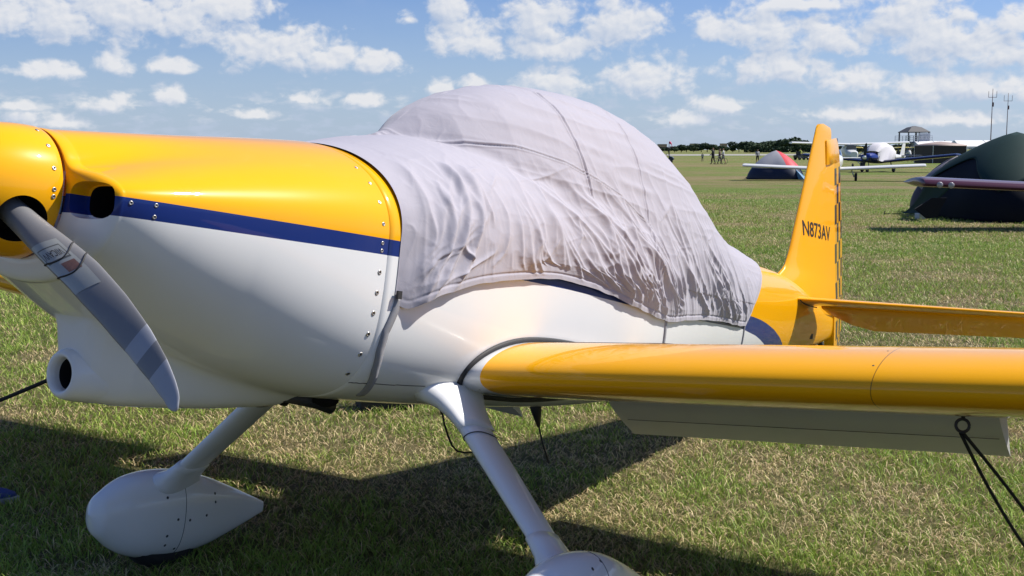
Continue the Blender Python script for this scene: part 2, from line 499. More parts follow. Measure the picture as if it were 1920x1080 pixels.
# ------------------------------------------------------------------ the yellow aeroplane
B0 = MB @ np.array([OX, 0, OZ]) + TB
plane = empty('airplane', (B0[0], B0[1], B0[2]))
plane.rotation_euler = (Matrix.Rotation(YAW, 3, 'Z') @ Matrix.Rotation(NOSE_UP, 3, 'Y')).to_euler()
tag(plane, 'yellow, white and blue single-engine propeller airplane under a lavender-grey fabric cover', 'airplane')
def L(p):
    """body coordinates -> coordinates of the aeroplane's own frame"""
    return (p[0] - OX, -p[1], p[2] - OZ)
def Ls(ps): return [L(p) for p in ps]
def to_world(p):
    return MB @ np.array(p, float) + TB

# section tables
ztop = cat_interp([-.93, -.85, -.70, -.52, -.34, -.17, 0, .3, 1, 2, 3, 3.62, 4.22, 4.8, 5.3], [.158, .170, .192, .219, .246, .270, .292, .31, .32, .32, .30, .27, .245, .16, .09])
zbot = cat_interp([-.93, -.85, -.70, -.5, -.3, -.1, .1, .6, 1.5, 2.2, 3, 4.3, 5.0, 5.3], [.19, .235, .325, .40, .45, .485, .50, .52, .53, .49, .41, .27, .16, .10])
wid = cat_interp([-.93, -.85, -.70, -.5, -.3, -.1, 0, .5, 1.0, 1.5, 2.2, 3, 3.7, 4.3, 4.9, 5.3], [.315, .345, .375, .405, .432, .450, .454, .446, .44, .43, .36, .26, .19, .125, .06, .025])
chk_t = cat_interp([-.93, -.85, -.70, -.5, -.3, -.1, .1], [.060, .085, .135, .19, .235, .27, .295])
nlow = lerp_interp([-.93, -.5, 0, .4, 3, 5.3], [2.0, 2.4, 3.6, 3.8, 3.0, 2.4])
def smax(a, b, k):
    h = np.clip(0.5 + 0.5 * (a - b) / k, 0, 1)
    return b + (a - b) * h + k * h * (1 - h)
def sec_R(X, th):
    """radial outline of the body at station X; th measured from port (+Y) towards up"""
    c, s = np.cos(th), np.sin(th)
    w = wid(X); zt = ztop(X); zb = zbot(X)
    nl = nlow(X)
    ac = np.maximum(np.abs(c), 1e-6); as_ = np.maximum(np.abs(s), 1e-6)
    up_cheek = ((ac / w) ** 2.15 + (as_ / np.where(X < .1, np.minimum(chk_t(X), zt), zt)) ** 2.15) ** (-1 / 2.15)
    wn = np.where(X < .1, 0.16 + 0.30 * np.clip((X + .93) / 1.0, 0, 1), w)
    up_nose = ((ac / wn) ** 2 + (as_ / zt) ** 2) ** -0.5
    blend = np.clip((X + 0.05) / 0.1, 0, 1)
    up = np.where(X < .1, smax(up_cheek, up_nose, 0.035 * (1 - blend) + 1e-4), up_cheek)
    # keep the centre line at the table height
    lo = ((ac / w) ** nl + (as_ / zb) ** nl) ** (-1 / nl)
    return np.where(s >= 0, up, lo)
def scoop_R(X, th):
    c, s = np.cos(th), np.sin(th)
    ws = np.interp(X, [-.745, -.70, -.6, -.45, -.2, .1], [.074, .100, .125, .145, .18, .21])
    hs = np.interp(X, [-.745, -.735, -.72, -.69, -.6, -.5, -.3, -.1, .1, .12], [.30, .43, .505, .518, .53, .535, .54, .535, .52, .5])
    R = ((np.abs(c) / ws) ** 3 + (np.abs(s) / hs) ** 3) ** (-1 / 3)
    return np.where((s < 0) & (X > -.744), R, 0.0)
def cowl_R(X, th):
    R = sec_R(X, th)
    S = scoop_R(X, th)
    return np.where(S > 0, smax(R, S, 0.055), R)
NTH = 240
def ring_pts(X, Rfun, dR=0.0, n=NTH):
    th = np.arange(n) * 2 * PI / n
    R = Rfun(np.full(n, X), th) + dR
    return [(X, R[i] * math.cos(th[i]), R[i] * math.sin(th[i])) for i in range(n)]

def evaluated_mesh(o):
    dg = bpy.context.evaluated_depsgraph_get(); dg.update()
    return bpy.data.meshes.new_from_object(o.evaluated_get(dg))

def build_cowl():
    rings = []
    # rolled front face: from the spinner gap outwards, then along the body
    th = np.arange(NTH) * 2 * PI / NTH
    Xf = -0.875
    Rf = cowl_R(np.full(NTH, Xf), th)
    r0 = 0.168
    def ring(X, R): return [(X, R[i] * math.cos(th[i]), R[i] * math.sin(th[i])) for i in range(NTH)]
    rings.append([(-0.86, 0.12 * math.cos(a), 0.12 * math.sin(a)) for a in th])
    rings.append([(-0.885, 0.158 * math.cos(a), 0.158 * math.sin(a)) for a in th])
    for k in np.linspace(0, 1, 22):
        a = k * PI / 2
        fr = np.sin(a) ** 0.8
        R = 0.163 + np.maximum(Rf - 0.163, 0.0005) * fr
        X = -0.912 + (0.912 + Xf) * (1 - np.cos(a))
        rings.append(ring(X, R))
    for X in np.concatenate([np.linspace(Xf + .004, -.80, 14), np.linspace(-.793, -.60, 44), np.linspace(-.59, -.047, 60)]):
        rings.append(ring(X, cowl_R(np.full(NTH, X), th)))
    # turn the rear edge inwards
    Re = cowl_R(np.full(NTH, -.047), th)
    rings.append(ring(-.0462, Re - .0015)); rings.append(ring(-.0462, Re - .03))
    v, f = loft([Ls(r) for r in rings])
    cowl = mobj('cowling', v, f, [M_SCHEME, M_DARK], plane)
    # intake openings cut as real tunnels
    cutters = []
    for s in (1, -1):
        bm_v = []
        rr = []
        for X, ex in ((-1.0, 1.10), (-.89, 1.0), (-.868, .95)):
            ringp = []
            for k in range(40):
                a = 2 * PI * k / 40
                hy, hz, n = .070 * ex, .044 * ex, 3.2
                q = (abs(math.cos(a)) ** n + abs(math.sin(a)) ** n) ** (-1 / n)
                ringp.append((X, s * .252 + hy * q * math.cos(a), -.012 + hz * q * math.sin(a)))
            rr.append(Ls(ringp))
        v, f = loft(rr)
        cutters.append(mobj('cut', v, f, [M_SCHEME], plane))
        rr = [Ls([(X, s * .258 + .060 * ((abs(math.cos(a)) ** 3.2 + abs(math.sin(a)) ** 3.2) ** (-1 / 3.2)) * math.cos(a), -.012 + .039 * ((abs(math.cos(a)) ** 3.2 + abs(math.sin(a)) ** 3.2) ** (-1 / 3.2)) * math.sin(a)) for a in np.arange(40) * 2 * PI / 40]) for X in (-.90, -.62)]
        v, f = loft(rr); cutters.append(mobj('cut', v, f, [M_DARK], plane))
    rr = []
    for X, r in ((-.90, .046), (-.745, .046), (-.70, .046), (-.50, .040)):
        rr.append(Ls([(X, 1.05 * r * math.cos(a), -.447 + r * math.sin(a)) for a in np.arange(36) * 2 * PI / 36]))
    v, f = loft(rr)
    cutters.append(mobj('cut', v, f, [M_DARK], plane))
    rr = []
    for X in (-.3, .3): pass
    for c in cutters:
        md = cowl.modifiers.new('cut', 'BOOLEAN'); md.operation = 'DIFFERENCE'; md.object = c; md.solver = 'EXACT'
        try: md.material_mode = 'TRANSFER'
        except Exception: pass
    me = evaluated_mesh(cowl)
    cowl.modifiers.clear(); cowl.data = me
    for c in cutters: bpy.data.objects.remove(c)
    me.polygons.foreach_set('use_smooth', [True] * len(me.polygons))
    me.set_sharp_from_angle(angle=rad(50))
    return cowl
cowl = build_cowl()
def build_snout():
    rr = []
    for X, ro, zc in ((-.60, .072, -.452), (-.66, .074, -.450), (-.70, .072, -.449), (-.735, .068, -.448), (-.750, .064, -.448), (-.758, .058, -.448), (-.760, .051, -.448), (-.756, .045, -.448), (-.742, .042, -.448), (-.70, .040, -.448)):
        rr.append(Ls([(X, 1.0 * ro * math.cos(a), zc + ro * math.sin(a)) for a in np.arange(40) * 2 * PI / 40]))
    v, f = loft(rr, True, False, False); sn = mobj('intake_snout', v, f, M_WHT, cowl)
    rr = [Ls([(X, r_ * math.cos(a), -.448 + r_ * math.sin(a)) for a in np.arange(32) * 2 * PI / 32]) for X, r_ in ((-.7320, .0432), (-.7312, .0385), (-.60, .038), (-.55, .03))]
    v, f = loft(rr, True, False, True); mobj('intake_duct', v, f, M_DARK, sn)
build_snout()

def surf(X, th, fun=cowl_R, off=0.0):
    """surface point and outward normal in body coordinates"""
    e = 1e-3
    def P(X, th):
        R = float(fun(np.array([X]), np.array([th]))[0]); return np.array([X, R * math.cos(th), R * math.sin(th)])
    p = P(X, th); n = np.cross(P(X, th + e) - p, P(X + e, th) - p); n /= np.linalg.norm(n)
    if n[1] * math.cos(th) + n[2] * math.sin(th) < 0: n = -n
    return p + n * off, n
def th_at_z(X, z, fun=cowl_R):
    ths = np.linspace(-PI / 2, PI / 2, 721); R = fun(np.full(721, X), ths); zz = R * np.sin(ths)
    return float(ths[np.argmin(np.abs(zz - z))])
SCREW = None
def screw(parent, p, n, r=0.0065, mats=None):
    global SCREW
    if SCREW is None:
        bd = Build(); bd.lathe([(-.004, 1.0), (.0009 / .0065, 1.0), (.0016 / .0065, .82), (.0016 / .0065, .45), (.0006 / .0065, .38)], 'Z', 14)
        SCREW = mesh_from('screw', bd.v, bd.f, [M_STEEL, M_SCREWD], True)
        for pl in SCREW.polygons:
            if max(math.hypot(SCREW.vertices[i].co.x, SCREW.vertices[i].co.y) for i in pl.vertices) < 0.5: pl.material_index = 1
    o = bpy.data.objects.new('screw', SCREW); link(o, parent)
    nl = Vector((n[0], -n[1], n[2])).normalized()
    o.location = L(p); o.rotation_mode = 'QUATERNION'; o.rotation_quaternion = nl.to_track_quat('Z', 'Y'); o.scale = (r, r, r)
    return o
def hole_disc(parent, p, n, r=0.006, name='fastener'):
    bd = Build(); bd.lathe([(-.003, 1.0), (.10, 1.0), (.12, .6)], 'Z', 12)
    key = 'fastener_mesh'
    me = bpy.data.meshes.get(key)
    if me is None: me = mesh_from(key, bd.v, bd.f, [M_SCREWD], True)
    o = bpy.data.objects.new(name, me); link(o, parent)
    nl = Vector((n[0], -n[1], n[2])).normalized()
    o.location = L(p); o.rotation_mode = 'QUATERNION'; o.rotation_quaternion = nl.to_track_quat('Z', 'Y'); o.scale = (r, r, r)
# fasteners along the rear edge of the cowling
for (u, v) in ((710, 510), (703, 548), (694, 587), (684, 626), (673, 664), (660, 702)):
    z = body_pt(u, v, 0, -.07)[2]
    p, n = surf(-.072, th_at_z(-.072, z)); screw(cowl, p, n, .0075)
for (u, v) in ((688, 315), (709, 344), (720, 380), (722, 420), (720, 456), (717, 470)):
    z = body_pt(u, v, 0, -.07)[2]
    p, n = surf(-.072, th_at_z(-.072, z)); screw(cowl, p, n, .006)
for (X, z) in ((-.80, -.008), (-.80, -.036), (-.86, -.01)):
    p, n = surf(X, th_at_z(X, z)); screw(cowl, p, n, .0055)

def build_fuselage():
    th = np.arange(NTH) * 2 * PI / NTH
    rings = []
    R0 = sec_R(np.full(NTH, -.043), th)
    rings.append([(-.05, (R0[i] - .012) * math.cos(th[i]), (R0[i] - .012) * math.sin(th[i])) for i in range(NTH)])
    rings.append([(-.0440, (R0[i] - .0015) * math.cos(th[i]), (R0[i] - .0015) * math.sin(th[i])) for i in range(NTH)])
    for X in np.concatenate([np.linspace(-.043, .6, 30), np.linspace(.65, 5.28, 90)]):
        rings.append(ring_pts(X, sec_R))
    v, f = loft([Ls(r) for r in rings])
    return mobj('fuselage', v, f, M_SCHEME, plane)
fus = build_fuselage()

# lower-edge skin joint behind the firewall
def surf_strip(parent, name, pts, half, thick, mat, fun, lift=0.0015, ndiv=40):
    """a narrow band lying on the body: pts are (X, z) on the port side"""
    pts = np.array(pts, float); t = np.linspace(0, 1, len(pts)); tt = np.linspace(0, 1, ndiv)
    Xs = np.interp(tt, t, pts[:, 0]); Zs = np.interp(tt, t, pts[:, 1])
    ps = []; ns = []
    for X, z in zip(Xs, Zs):
        p, n = surf(X, th_at_z(X, z, fun), fun); ps.append(p); ns.append(n)
    rings = []
    for i in range(ndiv):
        tg = ps[min(i + 1, ndiv - 1)] - ps[max(i - 1, 0)]; tg /= np.linalg.norm(tg)
        side = np.cross(tg, ns[i]); side /= np.linalg.norm(side)
        b = ps[i] + ns[i] * lift
        rings.append(Ls([b - side * half - ns[i] * .004, b - side * half + ns[i] * thick * .6, b + ns[i] * thick, b + side * half + ns[i] * thick * .6, b + side * half - ns[i] * .004]))
    v, f = loft(rings)
    return mobj(name, v, f, mat, parent)
surf_strip(fus, 'skin_joint', [(-.04, -.425), (.30, -.432)], .0016, .0006, M_SCREWD, sec_R, 0.0003)

def foil(nn=28, t=0.135, camber=0.018):
    """closed aerofoil outline from trailing edge over the top to the nose and back: (x, z) per chord"""
    xs = 0.5 * (1 - np.cos(np.linspace(0, PI, nn)))
    yt = 5 * t * (0.2969 * np.sqrt(xs) - 0.1260 * xs - 0.3516 * xs**2 + 0.2843 * xs**3 - 0.1036 * xs**4)
    p = 0.22
    yc = np.where(xs < p, camber / p**2 * (2 * p * xs - xs**2), camber / (1 - p)**2 * ((1 - 2 * p) + 2 * p * xs - xs**2))
    up = list(zip(xs[::-1], (yc + yt)[::-1])); lo = list(zip(xs[1:-1], (yc - yt)[1:-1]))
    return up + lo
WX, WC = 0.462, 1.47
def wing_z(y): return -0.425 + 0.081 * abs(y)
def build_wing(s):
    fo = foil(40)
    ys = [.375, .40, .43, .462, .70, 1.2, 1.713, 1.717, 2.4, 3.1, 3.40, 3.47, 3.52, 3.545]
    rings = []
    for y in ys:
        k = 1.0; dz = 0
        if y > 3.4:
            q = (y - 3.4) / .145; k = math.sqrt(max(0, 1 - q * q)) * .7 + .3; dz = 0
            kt = math.sqrt(max(0.002, 1 - q * q))
        else: kt = 1.0
        ch = WC * k
        # leave the rear to flap and aileron
        r = []
        for (x, z) in fo:
            xx = min(x, 0.79) if y < 3.40 else x
            zz = z if x <= .79 else z * 0.0 + np.interp(.79, [p[0] for p in fo[:40]][::-1], [p[1] for p in fo[:40]][::-1]) * (1 if z >= 0 and (x, z) in fo[:40] else -0.25)
            r.append((WX + xx * WC if y < 3.4 else WX + (x * k + (1 - k) * .35) * WC, s * y, wing_z(y) + (zz if y < 3.4 else z * kt) * WC + dz))
        rings.append(Ls(r))
    v, f = loft(rings)
    return mobj('wing', v, f, M_WING, plane, sharp=45)
wings = {s: build_wing(s) for s in (1, -1)}

def build_panel(name, s, y0, y1, x0, z0, ch, droop, t0, mat, parent):
    """a hinged surface with rounded nose; x0,z0(y) is the hinge"""
    rings = []
    for y in np.linspace(y0, y1, 9):
        zz = z0(y); r = []
        prof = [(1.0, .001), (.6, t0 * .32), (.3, t0 * .47), (.1, t0 * .5), (0.0, t0 * .36), (-.04, 0), (0.0, -t0 * .42), (.1, -t0 * .5), (.3, -t0 * .46), (.6, -t0 * .3), (1.0, -.001)]
        for (a, b) in prof:
            dx = a * ch * math.cos(droop) + b * math.sin(droop) ; dz = -a * ch * math.sin(droop) + b * math.cos(droop)
            r.append((x0 + dx, s * y, zz + dz))
        rings.append(Ls(r))
    v, f = loft(rings)
    return mobj(name, v, f, mat, parent, sharp=40)
for s in (1, -1):
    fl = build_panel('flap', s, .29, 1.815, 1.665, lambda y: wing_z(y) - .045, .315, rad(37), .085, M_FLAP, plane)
    # rivet line on the lower skin of the flap
    bd = Build()
    for y0, y1 in ((.33, 1.80),):
        dr = rad(37); pts = []
        for y in np.linspace(y0, y1, 12):
            a, b_ = .50 * .315, -.0365
            pts.append(L((1.665 + a * math.cos(dr) + b_ * math.sin(dr), s * y, wing_z(y) - .045 - a * math.sin(dr) + b_ * math.cos(dr))))
        bd.tube(pts, .0016, 6)
    bd.obj('rivet_line', M_SEAM, fl)
    build_panel('aileron', s, 1.835, 3.39, 1.64, lambda y: wing_z(y) + .012, .29, rad(4), .09, M_YEL, plane)

def wing_walk(s):  # unseen dark walkway, added to cut yellow bounce onto the white fuselage side
    fo = foil(40)[:40]; xs_ = np.array([q[0] for q in fo])[::-1]; zs_ = np.array([q[1] for q in fo])[::-1]
    v = []; f = []; nx, ny = 16, 6
    for i in range(nx + 1):
        for j in range(ny + 1):
            q = .24 + .50 * i / nx; y = .47 + .46 * j / ny
            v.append(L((WX + q * WC, s * y, wing_z(y) + float(np.interp(q, xs_, zs_)) * WC + .0018)))
    for i in range(nx):
        for j in range(ny): f.append((i * (ny + 1) + j, i * (ny + 1) + j + 1, (i + 1) * (ny + 1) + j + 1, (i + 1) * (ny + 1) + j))
    o = mobj('wing_walk', v, f, M_BOUNCE_CUT, wings[s]); md = o.modifiers.new('t', 'SOLIDIFY'); md.thickness = .003
M_BOUNCE_CUT = simple('bounce_cut_non_skid', (0.035, 0.035, 0.037), .95, var=.4, vscale=400, bump=.5)  # near-black so the added walkway soaks up light off the wing top
for s in (1, -1): wing_walk(s)
# rubber seal and root fairing where the wing meets the body
def foil_band(name, s, y0, y1, grow, mat, parent):
    fo = foil(40); rings = []
    cen = np.array([.32, .02])
    for y, gr in ((y0, grow - .012), (y0, grow), ((y0 + y1) / 2, grow + .004), (y1, grow), (y1, grow - .012)):
        r = []
        pts = np.array(fo); n_ = len(pts)
        tg = np.roll(pts, -1, 0) - np.roll(pts, 1, 0); nrm = np.stack([-tg[:, 1], tg[:, 0]], 1); nrm /= np.maximum(np.linalg.norm(nrm, axis=1)[:, None], 1e-9)
        out = ((pts - cen) * nrm).sum(1); nrm[out < 0] *= -1
        for (x, z), m_ in zip(pts, nrm):
            if x > .79: x = .79
            xx_, zz_ = WX + x * WC + m_[0] * gr, wing_z(.40) + z * WC + m_[1] * gr
            nb = float(nlow(xx_)); yb = float(wid(xx_)) * max(.3, 1 - (abs(min(zz_, 0)) / float(zbot(xx_))) ** nb) ** (1 / nb)
            r.append((xx_, s * (max(yb, .36) + y), zz_))
        rings.append(Ls(r))
    v, f = loft(rings, True, False, False)
    return mobj(name, v, f, mat, parent)
for s in (1, -1):
    foil_band('root_seal', s, -.012, .010, .017, M_BLK, wings[s])
# leading-edge screws by the root and the tank joint
def le_point(y, ang):
    """point round the wing nose; ang from -1 (below) to 1 (above)"""
    fo = foil(40); i = 39 - int(round(ang * 14))
    a = np.array(fo[i]); b = np.array(fo[i - 1]); c = np.array(fo[i + 1]); tg = c - b
    n = np.array([-tg[1], tg[0]]); n /= np.linalg.norm(n)
    if np.dot(n, a - np.array([.3, .02])) < 0: n = -n
    return np.array([WX + a[0] * WC, y, wing_z(y) + a[1] * WC]), np.array([n[0], 0, n[1]])
for (y, a) in ((.435, .55), (.425, -.35), (1.70, .62), (1.70, .35)):
    p, n = le_point(y, a); hole_disc(wings[1], p, n, .0032)

# tie-down ring under each wing
for s in (1, -1):
    bd = Build()
    c = np.array([1.01, s * 1.835, wing_z(1.835) - .075])
    ring = [L((c[0] + .0 , c[1] + .019 * math.cos(a), c[2] - .028 + .019 * math.sin(a))) for a in np.linspace(0, 2 * PI, 25)]
    bd.tube(ring, .0048, 8, False)
    bd.tube([L((c[0], c[1], c[2] + .06)), L((c[0], c[1], c[2] - .008))], .006, 8)
    bd.obj('tie_down_ring', M_IRON, plane, smooth=True)
RING = np.array([1.01, 1.835, wing_z(1.835) - .075 - .045])

# ---- tail
fin_le = lerp_interp([-.2, .10, .248, .30, .41, 1.242, 1.279, 1.300], [3.95, 4.02, 4.20, 4.30, 4.362, 4.649, 4.70, 4.80])
hinge = lerp_interp([-.2, .168, 1.122, 1.31], [5.275, 5.246, 5.02, 4.99])
def fin_half(x, z):
    a = fin_le(z); c = np.maximum((hinge(z) - a) * 1.45, .05); q = np.clip((x - a) / c, 0, 1)
    return 0.105 * c * 5 * (0.2969 * np.sqrt(q) - 0.1260 * q - 0.3516 * q**2 + 0.2843 * q**3 - 0.1036 * q**4) * 0.62
def build_fin():
    rings = []
    for z in list(np.linspace(.05, 1.24, 36)) + [1.262, 1.278, 1.288, 1.294]:
        a = fin_le(z); h = hinge(z) if z < 1.12 else hinge(z) - .085
        top = 1.0 if z < 1.24 else math.sqrt(max(0, 1 - ((z - 1.24) / .056) ** 2))
        q = np.linspace(0, 1, 20) ** 1.7; xs = a + (h - a) * q
        up = [(x, fin_half(x, min(z, 1.24)) * top, z) for x in xs[::-1]]
        dn = [(x, -fin_half(x, min(z, 1.24)) * top, z) for x in xs[1:]]
        rings.append(Ls(up + dn))
    v, f = loft(rings)
    return mobj('fin', v, f, M_YEL, plane, sharp=50)
fin = build_fin()

def checker_mat():
    m, t, b = new_mat('rudder_checks')
    gloss(t, b)
    tc = t.node('ShaderNodeTexCoord'); x, y, z = t.sep(tc.outputs['Object'])
    # rudder object is modelled with x = distance behind the hinge, z = height
    cx = t.math('FLOOR', t.math('DIVIDE', t.math('SUBTRACT', x, .045), .095)); cz = t.math('FLOOR', t.math('DIVIDE', z, .135))
    par = t.math('ABSOLUTE', t.math('MODULO', t.math('ADD', t.math('ADD', cx, cz), 40.0), 2.0))
    on = t.math('MULTIPLY', t.math('GREATER_THAN', par, 0.5), t.math('GREATER_THAN', x, .045))
    on = t.math('MULTIPLY', on, t.math('LESS_THAN', z, 1.06))
    t.l.new(t.mix(on, (*YEL, 1), (0.022, 0.018, 0.055, 1)), b.inputs['Base Color'])
    return m
def build_rudder():
    # local frame: origin on the hinge at body z = 0, local x behind hinge, local z along the hinge
    z0, z1 = -.19, 1.262
    hx0, hx1 = hinge(0.0), hinge(1.122)
    lean = math.atan2(hx1 - hinge(.168), 1.122 - .168)
    rings = []
    for z in list(np.linspace(z0, 1.09, 26)) + [1.095, 1.10, 1.16, 1.22, 1.25, 1.262]:
        ch = np.interp(z, [-.19, .0, .4, 1.0, 1.2, 1.262], [.40, .46, .44, .33, .26, .17])
        front = -.02 if z < 1.097 else -.16
        top = 1.0 if z < 1.22 else math.sqrt(max(0.02, 1 - ((z - 1.22) / .044) ** 2))
        t0 = fin_half(hinge(min(z, 1.1)) - .02, min(max(z, .1), 1.1)) * 0.98
        if z > 1.097: t0 *= 1.25
        pr = [(1, .08), (.6, .5), (.25, .88), (.05, 1.0), (-.5, .96), (-1.0, .55), (-1.08, 0)]
        r = []
        for sgn, seq in ((1, pr), (-1, pr[::-1][1:])):
            for (a, b_) in seq:
                xx = a * ch if a > 0 else -a * front
                r.append((xx, -sgn * b_ * t0 * top, z))
        rings.append(r)
    v, f = loft(rings)
    o = mobj('rudder', v, f, checker_mat(), plane, sharp=50)
    o.location = L((hx0, 0, 0))
    o.rotation_euler = (Matrix.Rotation(lean, 3, 'Y') @ Matrix.Rotation(rad(8), 3, 'Z')).to_euler()
    return o
rudder = build_rudder()

def build_stab(s):
    rings = []
    for y in list(np.linspace(.03, 1.44, 14)) + [1.47, 1.49, 1.50]:
        a = 4.25 + .13 * y; h = 4.70 + .012 * y; top = 1 if y < 1.44 else math.sqrt(max(.01, 1 - ((y - 1.44) / .061) ** 2))
        a += (1 - top) * .1
        q = np.linspace(0, 1, 16) ** 1.8; xs = a + (h - a) * q; c = (h - a) * 1.7
        qq = (xs - a) / c
        th = .62 * .10 * c * 5 * (0.2969 * np.sqrt(qq) - 0.1260 * qq - 0.3516 * qq**2 + 0.2843 * qq**3 - 0.1036 * qq**4) * top
        zc = .105 + .012 * y
        rings.append(Ls([(x, s * y, zc + t_) for x, t_ in zip(xs[::-1], th[::-1])] + [(x, s * y, zc - t_) for x, t_ in zip(xs[1:], th[1:])]))
    v, f = loft(rings)
    st_ = mobj('stabilizer', v, f, M_YEL, plane, sharp=50)
    dr = rad(21); rings = []
    for y in np.linspace(.12, 1.46, 12):
        ch = np.interp(y, [.12, .30, 1.46], [.16, .40, .32]); x0 = 4.715 + .012 * y; zc = .105 + .012 * y
        r = []
        t0 = .026
        for (a, b_) in [(1, .08), (.6, .45), (.25, .85), (.05, 1), (-.03, .6), (-.05, 0), (-.03, -.6), (.05, -1), (.25, -.85), (.6, -.45), (1, -.08)]:
            r.append((x0 + a * ch * math.cos(dr) + b_ * t0 * math.sin(dr), s * y, zc - a * ch * math.sin(dr) + b_ * t0 * math.cos(dr)))
        rings.append(Ls(r))
    v, f = loft(rings)
    mobj('elevator', v, f, M_YEL, plane, sharp=50)
    return st_
for s in (1, -1): build_stab(s)
# gap seal where the stabilizer root meets the body, inspection plate, tail wheel
bd = Build(); bd.tube([L((4.27, .135, .10)), L((4.36, .130, .083)), L((4.5, .122, .077)), L((4.68, .10, .078))], .004, 6); bd.obj('root_gap_seal', M_SCREWD, plane, smooth=True)
pz = body_pt(1524, 631, 1, .085)
bd = Build(); bd.box(L((pz[0], surf(pz[0], th_at_z(pz[0], pz[2], sec_R), sec_R)[0][1], pz[2])), (.05, .006, .035)); bd.obj('inspection_plate', M_SCREWD, fus)
bd = Build(); bd.tube([L((4.95, 0, -.06)), L((5.2, 0, -.20)), L((5.42, 0, -.26))], [.022, .018, .014], 10); tws = bd.obj('tail_wheel_spring', M_BLK, plane, smooth=True)
gz = -(TB[2] - 5.42 * st) / ct        # ground height in body frame under the tail wheel
bd = Build(); tr = .075; bd.lathe([(-.028, .03), (-.028, tr - .012), (-.018, tr), (.018, tr), (.028, tr - .012), (.028, .03)], 'Y', 20, L((5.45, 0, gz + tr))); tw = bd.obj('tail_wheel', M_BLK, plane, smooth=True)
bd = Build()
for s in (-1, 1): bd.tube([L((5.42, s * .036, -.25)), L((5.45, s * .036, gz + tr))], .008, 6)
bd.box(L((5.42, 0, -.25)), (.05, .085, .03)); bd.obj('fork', M_IRON, tw)

def text_mesh(body, size, bold=0.0):
    cu = bpy.data.curves.new('txt', 'FONT'); cu.body = body; cu.size = size; cu.align_x = 'LEFT'; cu.resolution_u = 4; cu.offset = bold
    o = bpy.data.objects.new('txt', cu); COL.objects.link(o)
    me = evaluated_mesh(o); bpy.data.objects.remove(o)
    co = np.empty(len(me.vertices) * 3, np.float32); me.vertices.foreach_get('co', co)
    return me, co.reshape(-1, 3)
M_LET = simple('black_lettering', (0.015, 0.012, 0.012), 0.4)
def put_text(me, co, fn, name, mat, parent):
    new = np.array([fn(a, b_) for a, b_, _ in co], np.float32)
    me.vertices.foreach_set('co', new.reshape(-1)); me.materials.clear(); me.materials.append(mat); me.update()
    bm = bmesh.new(); bm.from_mesh(me); bmesh.ops.recalc_face_normals(bm, faces=bm.faces); bm.to_mesh(me); bm.free()
    me.name = name
    return link(bpy.data.objects.new(name, me), parent)
me, co = text_mesh('N873AV', 1.0, 0.012)
tw_, thh = co[:, 0].max(), co[:, 1].max()
pA, pB, pC = body_pt(1507, 440, 1, .035), body_pt(1507, 412, 1, .035), body_pt(1557, 452, 1, .03)
def on_fin(a, b_):
    q = pA + (pC - pA) * (a / tw_) + (pB - pA) * (b_ / thh)
    return L((q[0], float(fin_half(q[0], q[2])) + .0016, q[2]))
put_text(me, co, on_fin, 'registration_lettering', M_LET, fin)

# ---- spinner and propeller
def build_spinner():
    prof = []
    for q in np.linspace(0, 1, 40):
        X = -.925 - .345 * q; r = .166 * max(1e-4, (1 - q ** 1.9)) ** .62
        prof.append((X, r))
    rings = [Ls([(-.921, .12 * math.cos(a), .12 * math.sin(a)) for a in np.arange(96) * 2 * PI / 96])]
    rings.append(Ls([(-.921, .164 * math.cos(a), .164 * math.sin(a)) for a in np.arange(96) * 2 * PI / 96]))
    for X, r in prof: rings.append(Ls([(X, r * math.cos(a), r * math.sin(a)) for a in np.arange(96) * 2 * PI / 96]))
    v, f = loft(rings)
    o = mobj('spinner', v, f, [M_YEL, M_DARK], plane)
    return o
spinner = build_spinner()
BA = rad(-29.5)                                   # blade direction in the propeller disc
PX = -1.005
def blade_frame(sgn):
    a = np.array([0, math.cos(BA), math.sin(BA)]) * sgn
    t_ = np.array([0, -math.sin(BA), math.cos(BA)]) * sgn
    return a, t_
def cut_spinner():
    cs = []
    for sgn in (1, -1):
        a, t_ = blade_frame(sgn); xx = np.array([1.0, 0, 0]); rr = []
        for d in (.09, .30):
            rr.append(Ls([np.array([PX, 0, 0]) + a * d + (xx * math.cos(k) * 1.0 + t_ * math.sin(k)) * .062 for k in np.arange(40) * 2 * PI / 40]))
        v, f = loft(rr); cs.append(mobj('cut', v, f, [M_DARK], plane))
    for c in cs:
        md = spinner.modifiers.new('cut', 'BOOLEAN'); md.operation = 'DIFFERENCE'; md.object = c; md.solver = 'EXACT'
        try: md.material_mode = 'TRANSFER'
        except Exception: pass
    me = evaluated_mesh(spinner); spinner.modifiers.clear(); spinner.data = me
    for c in cs: bpy.data.objects.remove(c)
    me.polygons.foreach_set('use_smooth', [True] * len(me.polygons)); me.set_sharp_from_angle(angle=rad(45))
cut_spinner()
